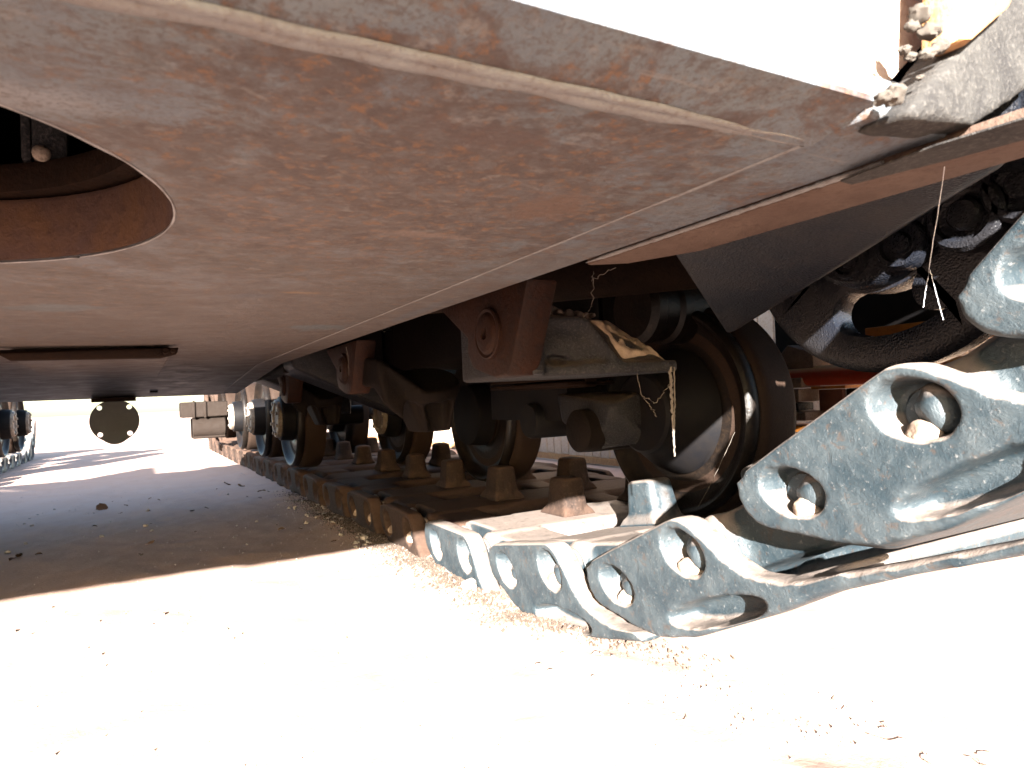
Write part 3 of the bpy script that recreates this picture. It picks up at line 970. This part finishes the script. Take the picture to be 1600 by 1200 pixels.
# rear idler brackets either side of the tunnel
for sx, x0, y0 in ((1, 0.36, 7.2), (-1, -1.02, 8.3)):
    def fx(a): return x0 + sx * a if sx > 0 else x0 - a
    bm = bmesh.new()
    xa, xb = sorted((fx(0.0), fx(0.42)))
    a_box(bm, xa, xb, y0, y0 + 0.25, 0.43, 0.58)
    a_box(bm, xa + 0.10, xa + 0.13, y0 - 0.02, y0 + 0.01, 0.42, 0.59)
    a_box(bm, xa + 0.20, xa + 0.23, y0 - 0.02, y0 + 0.01, 0.42, 0.59)
    bevel(bm, 0.01, 1)
    link('idler_bracket', to_mesh(bm, 'idler_bracket'), M['idler'], V)
    bm = bmesh.new()
    xa, xb = sorted((fx(0.10), fx(0.40)))
    a_box(bm, xa, xb, y0 + 0.05, y0 + 0.3, 0.22, 0.42)
    a_cyl(bm, (xa, y0 + 0.1, 0.33), (xb, y0 + 0.1, 0.33), 0.10, None, 20)
    bevel(bm, 0.01, 1)
    link('idler_yoke', to_mesh(bm, 'idler_yoke'), M['idler'], V)
wheel(0.80, 8.1, 0.46)

# ------------------------------------------------------------------ track links
PROF = [(-.080, .045), (-.068, .060), (-.040, .070), (.03, .072), (.10, .071), (.19, .071), (.222, .068), (.245, .054), (.268, .022), (.295, -.020), (.330, -.055),
        (.39, -.080), (.44, -.088), (.50, -.092), (.505, -.106), (.45, -.110), (.34, -.116), (.17, -.116), (.08, -.100), (.03, -.074), (-.02, -.040), (-.062, -.012), (-.079, .015)]
def oval(c, ax, bx, tilt, n=28):
    t = R(tilt)
    return [(c[0] + ax * math.cos(a) * math.cos(t) - bx * math.sin(a) * math.sin(t), c[1] + ax * math.cos(a) * math.sin(t) + bx * math.sin(a) * math.cos(t))
            for a in [2 * math.pi * i / n for i in range(n)]]
def cutter(bm, c, ax, bx, tilt, d0, d1, grow):
    a = oval(c, ax * grow, bx * grow, tilt)
    b = oval(c, ax, bx, tilt)
    d = oval(c, ax * 0.86, bx * 0.86, tilt)
    rings = []
    for pts, x in ((a, -0.03), (a, -0.003), (b, 0.013), (d, d1)):
        rings.append([bm.verts.new((x, -p[0], p[1])) for p in pts])
    for r0, r1 in zip(rings, rings[1:]):
        n = len(r0)
        for i in range(n):
            bm.faces.new([r0[i], r1[i], r1[(i + 1) % n], r0[(i + 1) % n]])
    bm.faces.new(rings[0])
    bm.faces.new(rings[-1])
def yz(p):
    return [(-a, b) for a, b in p]
def link_mesh(vox, dep=0.052, gr=1.05, PROF=PROF):
    bm = bmesh.new()
    a_prism(bm, yz(PROF), 0.0, 0.052, 'x')                        # inner end flange
    a_prism(bm, yz([(.30, -.068), (.40, -.084), (.48, -.090), (.48, -.106), (.30, -.110)]), 0.0, 0.09, 'x')
    a_prism(bm, yz([(-.05, -.01), (.02, -.03), (.2, -.03), (.26, -.02), (.26, .012), (.235, .05), (.21, .062), (0, .062), (-.04, .05), (-.062, .02)]), 0.115, 1.10, 'x')
    a_prism(bm, yz([(.0, -.065), (.40, -.075), (.40, -.108), (.08, -.108)]), 0.03, 1.15, 'x')   # sole
    a_prism(bm, yz([(.02, .0), (.2, .0), (.2, -.08), (.05, -.08)]), 0.03, 1.12, 'x')
    for (u, x0, x1, r) in ((0.0, .27, .40, .060), (0.0, .42, .60, .060), (0.0, .80, .98, .060), (0.21, .075, .24, .060), (0.21, .62, .80, .058),
                           (0.40, .09, .25, .056), (0.37, .66, .78, .052), (0.37, 1.0, 1.1, .052)):
        a_lathe(bm, [(x0, r - .008), (x0 + .008, r), (x1 - .008, r), (x1, r - .008)], 20, Matrix.Translation((0, -u, 0.004)))
    for x0, x1 in ((.09, .25), (.66, .78), (1.0, 1.1)):
        a_prism(bm, yz([(.2, .058), (.40, .058), (.40, -.045), (.2, -.045)]), x0, x1, 'x')
    a_lathe(bm, [(0.03, .040), (1.17, .040)], 16, Matrix.Translation((0, 0, 0.003)))
    a_lathe(bm, [(0.03, .040), (1.17, .040)], 16, Matrix.Translation((0, -.21, 0.006)))
    a_prism(bm, yz(PROF), 1.12, 1.16, 'x')
    # gussets below the horns
    cut = bmesh.new()
    cutter(cut, (0.012, 0.008), 0.050, 0.031, -40, 0, dep, gr)
    cutter(cut, (0.213, 0.012), 0.050, 0.034, -42, 0, dep, gr)
    cutter(cut, (0.235, -0.088), 0.105, 0.021, -6, 0, dep, 1.08)
    me = modded('track_link', bm, cut, voxel=vox, voxel2=vox * 0.8, smooth=3)
    return me
L_NEAR = link_mesh(0.0075)
k_ = PROF.index((.44, -.088))
PROF_LONG = PROF[:k_] + [(.44, -.086), (.56, -.099), (.72, -.114), (.722, -.130), (.56, -.115), (.45, -.110)] + PROF[k_ + 4:]
L_LONG = link_mesh(0.0075, PROF=PROF_LONG)
L_FAR = link_mesh(0.014, 0.022, 1.05)

def horn_mesh(vox):
    bm = bmesh.new()
    z0, z1 = 0.03, 0.152
    def rect(cx, hx, hy, z, cy=0.0):
        return [(cx - hx, cy - hy, z), (cx + hx, cy - hy, z), (cx + hx, cy + hy, z), (cx - hx, cy + hy, z)]
    def octo(hx, hy, z, c):
        return [(sx * a, sy * b, z) for sx in (-1, 1) for sy in (-1, 1) for a, b in ((hx, hy - c), (hx - c, hy))]
    a_hull(bm, octo(0.052, 0.062, z0, 0.016) + octo(0.040, 0.050, z1 - 0.006, 0.012) + octo(0.034, 0.044, z1, 0.012))
    for sy in (-1, 1):
        a_hull(bm, [(-0.014, sy * 0.05, z0), (0.014, sy * 0.05, z0), (-0.014, sy * 0.074, z0), (0.014, sy * 0.074, z0), (-0.01, sy * 0.04, z1 - 0.012), (0.01, sy * 0.04, z1 - 0.012), (-0.01, sy * 0.05, z1 - 0.012), (0.01, sy * 0.05, z1 - 0.012)])
    # flared foot
    a_hull(bm, rect(0, 0.068, 0.078, z0) + rect(0, 0.052, 0.062, 0.058))
    # proud face ribs
    me = modded('guide_horn', bm, None, voxel=vox, voxel2=vox * 0.8, smooth=4)
    return me
H_NEAR = horn_mesh(0.006)
H_FAR = horn_mesh(0.012)
def pin_mesh():
    bm = bmesh.new()
    pr = [(0.040, 0.030)]
    x = 0.050
    for i in range(3):
        pr += [(x, 0.034), (x + 0.002, 0.043), (x + 0.010, 0.046), (x + 0.018, 0.043), (x + 0.020, 0.034)]
        x += 0.0205
    pr += [(0.118, 0.03)]
    a_lathe(bm, pr, 36)
    return to_mesh(bm, 'pin_ring', True, 60)
P_MESH = pin_mesh()
def pin_end_mesh():
    bm = bmesh.new()
    bmesh.ops.create_icosphere(bm, subdivisions=3, radius=0.024)
    for v in bm.verts:
        v.co *= 1 + 0.16 * noise.noise(v.co * 60)
        v.co.x *= 0.9
    return to_mesh(bm, 'pin_end', True, 80)
E_MESH = pin_end_mesh()
def packed_mesh():
    bm = bmesh.new()
    bmesh.ops.create_icosphere(bm, subdivisions=4, radius=0.021)
    for v in bm.verts:
        v.co *= 1 + 0.35 * noise.noise(v.co * 40) + 0.07 * noise.noise(v.co * 160)
    return to_mesh(bm, 'packed_dirt', True, 80)
D_MESH = packed_mesh()
D_MESH.materials.append(M['dirt'])
for me_ in (L_NEAR, L_LONG, L_FAR, H_NEAR, H_FAR, P_MESH, E_MESH):
    me_.materials.clear()
    me_.materials.append(M['track'])

def kid(nm, me, par, loc, rz=0.0):
    c = bpy.data.objects.new(nm, me)
    COL.objects.link(c)
    c.parent = par
    c.location = loc
    c.rotation_euler = (0, 0, rz)
    return c
def track_link(x, y, z, tilt, near, mirror=False, horns=True):
    o = bpy.data.objects.new('track_link', (L_LONG if near == 'long' else L_NEAR) if near else L_FAR)
    COL.objects.link(o)
    o.parent = V
    o.location = (x, y, z)
    o.rotation_euler = (-R(tilt), 0, random.uniform(-0.006, 0.006))
    if mirror:
        o.scale = (-1, 1, 1)
    in_shade = y > 2.0 and not mirror
    def dirty(ob):  # swaps in the brown dirt colour that also carries the interior shade
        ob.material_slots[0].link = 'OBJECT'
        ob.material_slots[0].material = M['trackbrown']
    if in_shade:
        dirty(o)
    hm = H_NEAR if near else H_FAR
    if horns:
        for hx in (0.42, 0.74):
            hn = kid('guide_horn', hm, o, (hx, -0.085 + random.uniform(-0.006, 0.006), 0.03 + random.uniform(-0.006, 0.004)), random.uniform(-0.08, 0.08))
            hn.scale = (random.uniform(0.94, 1.06), random.uniform(0.94, 1.06), random.uniform(0.93, 1.07))
            if in_shade or y > 1.7 or hx > 0.7:
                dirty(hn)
    if near:
        kid('pin_ring', P_MESH, o, (0, -0.21, 0.006))
        kid('pin_ring', P_MESH, o, (0, 0, 0.003))
        kid('pin_end', E_MESH, o, (0.034, -0.026, -0.002)).scale = (1, 1.15, 1.0)
        kid('pin_end', E_MESH, o, (0.034, -0.226, 0.003)).scale = (1.1, 1.0, 1.25)
        for u_, w_ in ((0.006, -0.020), (0.198, -0.015)):
            d_ = kid('packed_dirt', D_MESH, o, (0.022, -u_, w_))
            d_.rotation_euler = (random.uniform(0, 6), 0.2, 0.3)
            d_.scale = (0.9, random.uniform(0.8, 1.3), random.uniform(0.7, 1.0))
    return o
TX = 0.76
track_link(TX, 0.02, 0.90, 54, True, horns=False)
track_link(TX, 0.305, 0.585, 44, True, horns=False)
track_link(TX, 0.622, 0.342, 32, True, horns=False)
track_link(TX, 1.018, 0.131, 26, 'long')
track_link(TX, 1.452, 0.074, 10, True)
y = 1.892
zt = 0.066
k = 0
while y < 8.2:
    track_link(TX, y, zt + random.uniform(-0.004, 0.004), random.uniform(-1.5, 1.5), y < 3.0)
    y += 0.44
ang = 0
for t in (-12, -28, -45, -60):
    a = R(-t)
    track_link(TX, y, zt, t, False)
    y += 0.44 * math.cos(a)
    zt += 0.44 * math.sin(a)
# left track
y, zt = 2.70, 0.066
while y < 8.9:
    track_link(-1.10, y, zt, random.uniform(-1.5, 1.5), False, True)
    y += 0.44
for t in (-14, -30, -46):
    a = R(-t)
    track_link(-1.10, y, zt, t, False, True)
    y += 0.44 * math.cos(a)
    zt += 0.44 * math.sin(a)

# ------------------------------------------------------------------ dirt on the casting
def lump_mesh(seed, r, sub=2, amp=0.35):
    bm = bmesh.new()
    bmesh.ops.create_icosphere(bm, subdivisions=sub, radius=r)
    for v in bm.verts:
        d = v.co.normalized()
        v.co *= 1 + amp * noise.noise(d * 1.7 + Vector((seed, seed * 0.3, 0))) + amp * 0.5 * noise.noise(d * 5 + Vector((0, seed, 0)))
        v.co.z *= 0.75
    return to_mesh(bm, 'lump', True, 50)
LUMPS = [lump_mesh(s, 1.0) for s in (1.3, 4.1, 7.7, 9.2)]
for q in LUMPS:
    q.materials.append(M['dirt'])
LUMPS_M = [lump_mesh(s, 1.0, 3, 0.42) for s in (1.9, 3.1, 7.2, 8.2)]
for q in LUMPS_M:
    q.materials.append(M['mud'])
LUMPS_S = [lump_mesh(s, 1.0, 3, 0.45) for s in (2.3, 5.1, 6.6, 8.8)]
for q in LUMPS_S:
    q.materials.append(M['stone'])

def place_lump(name, meshes, loc, r, label, cat, group):
    o = bpy.data.objects.new(name, random.choice(meshes))
    COL.objects.link(o)
    o.location = loc
    o.scale = (r, r * random.uniform(0.75, 1.2), r * random.uniform(0.7, 1.1))
    o.rotation_euler = (random.uniform(-.4, .4), random.uniform(-.4, .4), random.uniform(0, 6.3))
    tag(o, label, cat, group)
    return o
place_lump('dirt_clod', LUMPS, (0.672, 1.10, 0.672), 0.021, 'largest pale dirt clod standing on the black casting', 'dirt clod', 'dirt clods on the casting')
for i in range(40):
    x = random.uniform(0.62, 0.80)
    edge = 1.055 - max(0.0, min(1.0, (x - 0.60) / 0.105)) * 0.05 if x < 0.705 else 1.005 + (x - 0.705) * 0.6
    back = random.random()
    r = random.uniform(0.005, 0.011) * (1 + 0.6 * back)
    place_lump('dirt_clod', LUMPS, (x, edge + 0.018 + 0.10 * back, 0.646 + r * 0.45 + 0.006 * back), r,
               'small crumbly dirt clod lying on top of the black casting', 'dirt clod', 'dirt clods on the casting')
# crust of dirt on the slope
def crust():
    verts, faces = [], []
    n, m = 26, 26
    A, B_, C_, D_ = Vector((0.712, 0.995, 0.634)), Vector((0.80, 1.07, 0.643)), Vector((0.768, 0.967, 0.556)), Vector((0.868, 0.96, 0.556))
    for j in range(m + 1):
        for i in range(n + 1):
            u, v = i / n, j / m
            p = A.lerp(B_, u).lerp(C_.lerp(D_, u), v)
            hh = 0.004 + 0.008 * abs(noise.noise(p * 60)) + 0.010 * max(0, noise.noise(p * 25))
            edge = min(u, 1 - u, v, 1 - v) * 8
            hh = hh * min(1, edge) - 0.006 * (1 - min(1, edge))
            verts.append(p + Vector((0.25, -0.6, 0.7)).normalized() * hh)
    for j in range(m):
        for i in range(n):
            a = j * (n + 1) + i
            faces.append((a, a + 1, a + n + 2, a + n + 1))
    me = bpy.data.meshes.new('dirt_crust')
    me.from_pydata(verts, [], faces)
    me.update()
    for p in me.polygons:
        p.use_smooth = True
    o = link('dirt_crust', me, M['dirt'])
    o['kind'] = 'stuff'
    o['label'] = 'crust of dry dirt on the sloping side of the black casting'
    o['category'] = 'dirt'
crust()
# mud on the bow
for i, (x, yy, z, r) in enumerate(((0.384, 0.226, 0.662, 0.0075), (0.376, 0.228, 0.660, 0.005), (0.414, 0.226, 0.716, 0.006), (0.408, 0.227, 0.708, 0.004), (0.424, 0.226, 0.708, 0.006),
                                   (0.432, 0.225, 0.700, 0.005), (0.399, 0.227, 0.692, 0.004), (0.404, 0.227, 0.689, 0.0035), (0.419, 0.226, 0.693, 0.005), (0.425, 0.226, 0.696, 0.004), (0.412, 0.227, 0.678, 0.0022))):
    lab = ['dark mud lump in the bow corner beside the grey arm', 'small mud lump left of the dark one in the bow corner', 'topmost mud lump beside the brown plate on the bow',
           'small mud lump just below the topmost one', 'mud lump touching the left edge of the brown plate', 'mud lump at the lower tip of the brown plate', 'leftmost mud lump halfway up the sunlit bow',
           'small crumb under the leftmost mud lump', 'mud lump below the brown plate on the bow', 'small mud lump right of the one below the brown plate', 'tiny lone crumb between corner lump and brown plate'][i]
    place_lump('mud_lump', LUMPS_M, (x, yy, z), r, lab, 'mud lump', 'mud lumps on the bow')

# ------------------------------------------------------------------ stones, leaves, twigs on the ground
for i, (x, yy, r, lab) in enumerate(((0.735, 1.60, 0.021, 'largest brown stone lying against the right track'), (0.757, 1.545, 0.008, 'pale pebble beside the large stone by the track'),
                                     (0.70, 2.41, 0.016, 'brownish stone at the shadow edge beside the track'))):
    place_lump('stone', LUMPS_S, (x, yy, ground_h(x, yy) + r * 0.3), r, lab, 'stone', 'stones on the ground')
for i in range(90):
    if i < 55:
        yy = random.uniform(0.95, 3.6)
        x = 0.70 + random.gauss(0, 0.05)
    else:
        x = random.uniform(-0.5, 0.7)
        yy = random.uniform(1.4, 4.5)
    r = random.uniform(0.0022, 0.0065) * (1.0 if yy < 2.3 else 1.6)
    place_lump('stone', LUMPS_S, (x, yy, ground_h(x, yy) + r * 0.25), r, ('small stone beside the right track in the shade' if yy > 2.3 else 'small stone beside the right track in the sunlight') if x > 0.55 else ('small stone lying in the shade under the hull' if yy > 2.3 else 'small stone on the open sunlit ground'), 'stone', 'small stones on the ground')
def grit():
    verts, faces = [], []
    def tet(p, r):
        b = len(verts)
        for d in ((1, 0, -.4), (-.5, .87, -.4), (-.5, -.87, -.4), (0.1, 0.05, 0.8)):
            verts.append((p[0] + d[0] * r * random.uniform(.6, 1.3), p[1] + d[1] * r * random.uniform(.6, 1.3), p[2] + d[2] * r))
        faces.extend([(b, b + 1, b + 3), (b + 1, b + 2, b + 3), (b + 2, b, b + 3), (b, b + 2, b + 1)])
    for i in range(5000):
        if i < 3000:
            yy = random.uniform(0.6, 3.8)
            x = 0.72 + random.gauss(0, 0.07) + max(0, 1.2 - yy) * 0.2
        else:
            x = random.uniform(-1.0, 0.75)
            yy = random.uniform(0.7, 5.5)
        r = abs(random.gauss(0, 0.0016)) + 0.0006
        tet((x, yy, ground_h(x, yy) + r * 0.2), r)
    me = bpy.data.meshes.new('grit')
    me.from_pydata(verts, [], faces)
    o = link('grit', me, M['stone'])
    o['kind'] = 'stuff'
    o['label'] = 'loose grit scattered along the track and over the ground'
    o['category'] = 'grit'
grit()
def soil():
    verts, faces = [], []
    for i in range(12000):
        yy = random.triangular(0.85, 4.2, 1.9)
        x = 0.735 + random.gauss(0, 0.035) + max(0, 1.3 - yy) * 0.35
        if x > 0.78 and yy > 1.3:
            continue
        r = abs(random.gauss(0, 0.0022)) + 0.0008
        z = ground_h(x, yy) + r * 0.3
        b = len(verts)
        for d in ((1, 0, -.5), (-.5, .87, -.5), (-.5, -.87, -.5), (0.1, 0.05, 0.7)):
            verts.append((x + d[0] * r * random.uniform(.6, 1.6), yy + d[1] * r * random.uniform(.6, 1.6), z + d[2] * r))
        faces.extend([(b, b + 1, b + 3), (b + 1, b + 2, b + 3), (b + 2, b, b + 3), (b, b + 2, b + 1)])
    me = bpy.data.meshes.new('loose_soil')
    me.from_pydata(verts, [], faces)
    o = link('loose_soil', me, M['soil'])
    o['kind'] = 'stuff'
    o['label'] = 'dark crumbly soil pushed up along the inner edge of the right track'
    o['category'] = 'soil'
soil()
def leaf_mesh(seed):
    rnd = random.Random(seed)
    bm = bmesh.new()
    n = 9
    L, Wd = 1.0, rnd.uniform(0.25, 0.4)
    rows = []
    for i in range(n):
        t = i / (n - 1)
        wv = Wd * math.sin(math.pi * min(1, t * 1.02)) ** 0.8 + 0.01
        zc = 0.18 * math.sin(t * 2.6 + seed) 
        row = []
        for s in (-1, 0, 1):
            row.append(bm.verts.new((t * L - 0.5, s * wv * (1 + 0.15 * rnd.uniform(-1, 1)), zc + abs(s) * 0.16 * rnd.uniform(0.4, 1.2))))
        rows.append(row)
    for a, b in zip(rows, rows[1:]):
        bm.faces.new([a[0], b[0], b[1], a[1]])
        bm.faces.new([a[1], b[1], b[2], a[2]])
    bmesh.ops.solidify(bm, geom=bm.faces[:], thickness=0.02)
    return to_mesh(bm, 'leaf', True, 60)
LEAVES = [leaf_mesh(s) for s in range(4)]
for q in LEAVES:
    q.materials.append(M['leaf'])
spots = [(0.027, 2.946, 0.035), (-0.006, 2.70, 0.035), (-0.389, 3.017, 0.03), (-0.40, 2.95, 0.03), (0.49, 2.836, 0.03), (-0.178, 4.18, 0.07), (0.60, 2.443, 0.03), (0.22, 3.7, 0.03),
         (-0.33, 3.0, 0.022), (0.56, 4.6, 0.06), (0.5, 4.8, 0.05), (0.62, 4.2, 0.045)]
for i in range(16):
    spots.append((random.uniform(-0.5, 0.72), random.uniform(2.4, 4.6), random.uniform(0.012, 0.026)))
for i, (x, yy, s) in enumerate(spots):
    o = bpy.data.objects.new('dry_leaf', random.choice(LEAVES))
    COL.objects.link(o)
    o.location = (x, yy, ground_h(x, yy) + 0.10 * s)
    o.scale = (s, s, s)
    o.rotation_euler = (random.uniform(-.3, .3), random.uniform(-.2, .2), random.uniform(0, 6.3))
    tag(o, ['pale curled leaf lying nearest the front shadow edge', 'second pale leaf just in front of the middle leaf', 'tan leaf at the left in the shade', 'largest dry scrap in the middle of the shade'][[1, 0, 2, 5].index(i)] if i in (0, 1, 2, 5)
        else 'small dry brown leaf lying in the shade under the hull', 'leaf', 'dry leaves under the hull')
# twigs in the bright foreground
for i, (x, yy, L, a) in enumerate(((0.94, 0.69, 0.05, 1.0), (0.90, 0.585, 0.05, 2.2), (0.89, 0.53, 0.03, 0.7), (0.94, 0.49, 0.03, 1.4), (0.70, 0.78, 0.03, 0.2), (0.97, 0.50, 0.022, 2.7), (0.93, 0.61, 0.025, 0.4))):
    bm = bmesh.new()
    P = []
    for j in range(7):
        t = j / 6 - 0.5
        P.append((t * L, 0.12 * L * math.sin(t * 7 + i), 0.0012 + 0.0006 * math.sin(j * 2.0)))
    a_tube(bm, P, 0.0006, 6)
    o = link('twig', to_mesh(bm, 'twig', True, 80), M['dirt'])
    o.location = (x, yy, ground_h(x, yy) + 0.0015)
    o.rotation_euler = (0, 0, a)
    tag(o, ['longest twig, nearest the raised track links', 'long twig in the lower right foreground', 'short twig near the bottom right corner', 'rightmost twig low in the foreground',
            'leftmost short twig apart from the others', 'shortest twig at the bottom right edge', 'thin twig between the two long ones'][i] + ' on bright ground', 'twig', 'twigs on the bright ground')

# ------------------------------------------------------------------ cobwebs
def strand(name, pts, r, mat, label, n=26, wob=0.003, seed=0):
    bm = bmesh.new()
    P, rr = [], []
    for i in range(n + 1):
        k = i / n * (len(pts) - 1)
        j = min(int(k), len(pts) - 2)
        p = Vector(pts[j]).lerp(Vector(pts[j + 1]), k - j)
        P.append(p + Vector((noise.noise((i * .5, seed, 0)), noise.noise((i * .5, seed, 3)), noise.noise((i * .5, seed, 7)))) * wob)
        base = r[0] + (r[1] - r[0]) * i / n if isinstance(r, tuple) else r
        rr.append(base * (1 + 0.6 * noise.noise((i * .9, seed, 11))))
    a_tube(bm, P, rr, 6)
    o = link(name, to_mesh(bm, name, True, 80), mat)
    return tag(o, label, 'cobweb', 'cobwebs')
strand('cobweb_thread', [(0.493, 0.252, 0.672), (0.60, 0.333, 0.585), (0.60, 0.338, 0.561)], 0.00016, M['thread'], 'bright cobweb thread hanging from the bow corner', wob=0.0006, seed=1)
strand('cobweb_thread', [(0.599, 0.330, 0.592), (0.60, 0.322, 0.548)], 0.00014, M['thread'], 'short bright thread branching from the bow cobweb', wob=0.0004, seed=2)
strand('cobweb_strand', [(0.862, 0.948, 0.54), (0.862, 0.948, 0.46), (0.862, 0.948, 0.375)], (0.0036, 0.0016), M['web'], 'thick dusty cobweb strand hanging from the casting corner', 46, 0.003, 3)
strand('cobweb_strand', [(0.868, 0.944, 0.54), (0.866, 0.945, 0.47), (0.863, 0.948, 0.41)], (0.0016, 0.0012), M['web'], 'thinner dusty strand just beside the thick one', 30, 0.003, 4)
strand('cobweb_strand', [(0.80, 0.97, 0.535), (0.805, 0.965, 0.49), (0.83, 0.955, 0.475), (0.86, 0.948, 0.51)], 0.0006, M['web'], 'sagging dusty cobweb loop under the casting', 40, 0.004, 5)
strand('cobweb_strand', [(0.81, 0.965, 0.485), (0.825, 0.958, 0.463), (0.83, 0.956, 0.450)], 0.0006, M['web'], 'small tuft of web below the sagging loop', 20, 0.004, 6)
strand('cobweb_strand', [(0.52, 0.66, 0.652), (0.62, 0.84, 0.675), (0.68, 0.93, 0.69), (0.70, 0.95, 0.71)], 0.0004, M['web'], 'drooping web between hull edge and guard', 30, 0.005, 7)
strand('cobweb_strand', [(0.70, 0.95, 0.705), (0.70, 0.96, 0.65), (0.70, 0.99, 0.632)], 0.0006, M['web'], 'dusty vertical strand above the black casting', 24, 0.004, 8)
strand('cobweb_strand', [(1.13, 1.05, 0.40), (1.09, 1.08, 0.30), (1.06, 1.1, 0.24)], 0.0004, M['web'], 'fine slanting web across the lower wheel face', 24, 0.002, 10)
strand('cobweb_strand', [(0.49, 1.78, 0.65), (0.50, 1.8, 0.62), (0.50, 1.8, 0.575)], 0.0006, M['web'], 'short pale strand hanging below the hull edge', 18, 0.002, 11)

# ------------------------------------------------------------------ fence and machine beyond
F = thing('plank_fence', 'cream vertical plank fence beyond the right track', 'fence', (2.74, 4, 0))
pw = 0.098
bmP = bmesh.new()
a_box(bmP, 0, 0.022, 0, pw - 0.006, 0.055, 1.45)
bevel(bmP, 0.003, 1)
pm = to_mesh(bmP, 'plank')
pm.materials.append(M['plank'])
for i in range(84):
    c = bpy.data.objects.new('plank', pm)
    COL.objects.link(c)
    c.parent = F
    c.location = (random.uniform(-0.002, 0.002), -3.2 + i * pw, random.uniform(-0.004, 0.004))
bm = bmesh.new()
a_box(bm, -0.03, 0.03, -3.3, 5.2, 0.012, 0.054)
link('base_board', to_mesh(bm, 'base_board'), M['wood'], F)
bm = bmesh.new()
a_box(bm, 0.024, 0.06, -3.3, 5.2, 0.3, 0.4)
a_box(bm, 0.024, 0.06, -3.3, 5.2, 1.1, 1.2)
link('rail', to_mesh(bm, 'rail'), M['wood'], F)

Q = thing('painted_machine', 'red and orange painted machine frame standing beyond the sprocket', 'machine', (2.0, 1.4, 0))
def q(name, bm, mat, label=None, bv=0.004):
    if bv:
        bevel(bm, bv, 2)
    for v in bm.verts:
        v.co -= Vector((2.0, 1.4, 0))
    return link(name, to_mesh(bm, name), M[mat], Q, label)
bm = bmesh.new(); a_cyl(bm, (2.02, 1.62, 0.522), (2.02, 0.75, 0.520), 0.034, 0.034, 32); q('cross_beam', bm, 'red', 'red round beam', 0)
bm = bmesh.new(); a_hull(bm, [(2.0, 1.69, 0.555), (2.0, 1.60, 0.635), (2.0, 1.50, 0.60), (2.0, 1.50, 0.545), (2.0, 1.62, 0.53), (2.1, 1.69, 0.555), (2.1, 1.60, 0.635), (2.1, 1.50, 0.60), (2.1, 1.50, 0.545), (2.1, 1.62, 0.53)]); q('end_lug', bm, 'dusty')
bm = bmesh.new(); a_box(bm, 1.98, 2.08, 1.535, 1.66, 0.483, 0.518); st = q('clamp_plate', bm, 'dusty')
bm = bmesh.new(); a_box(bm, 1.97, 2.08, 1.54, 1.66, 0.435, 0.480); q('clamp_plate', bm, 'dusty')
bm = bmesh.new(); a_box(bm, 1.99, 2.07, 1.56, 1.66, 0.405, 0.432); q('clamp_plate', bm, 'cast')
bm = bmesh.new(); a_box(bm, 1.96, 2.10, 1.51, 1.66, 0.372, 0.402); q('clamp_plate', bm, 'dusty')
bm = bmesh.new(); a_cyl(bm, (1.955, 1.575, 0.458), (1.985, 1.575, 0.458), 0.012, None, 6); q('clamp_bolt', bm, 'rust', None, 0)
bm = bmesh.new(); a_cyl(bm, (1.965, 1.585, 0.42), (1.995, 1.585, 0.42), 0.014, None, 6); q('clamp_bolt', bm, 'dusty', None, 0)
bm = bmesh.new(); a_box(bm, 2.02, 2.12, 1.40, 1.53, 0.476, 0.486); q('side_rail', bm, 'orange', None, 0.002)
bm = bmesh.new(); a_box(bm, 2.06, 2.08, 1.44, 1.53, 0.36, 0.474); q('panel', bm, 'pinkish', None, 0.002)
bm = bmesh.new(); a_box(bm, 2.07, 2.12, 1.395, 1.435, 0.30, 0.474); q('upright', bm, 'rust')
bm = bmesh.new(); a_box(bm, 2.0, 2.12, 1.42, 1.66, 0.33, 0.352); q('side_rail', bm, 'orange', None, 0.002)
bm = bmesh.new(); a_box(bm, 2.0, 2.1, 0.92, 1.31, 0.60, 0.662); q('top_beam', bm, 'orange', 'orange beam seen through the sprocket slot', 0.003)
bm = bmesh.new(); a_box(bm, 2.12, 2.2, 0.75, 1.75, 0.60, 1.3); q('shade_panel', bm, 'hub')  # black panel standing in for shade above the orange beam
bm = bmesh.new(); a_box(bm, 2.1, 2.2, 0.8, 0.9, 0.0, 0.6); a_box(bm, 2.1, 2.2, 1.58, 1.66, 0.0, 0.33); q('leg', bm, 'orange')
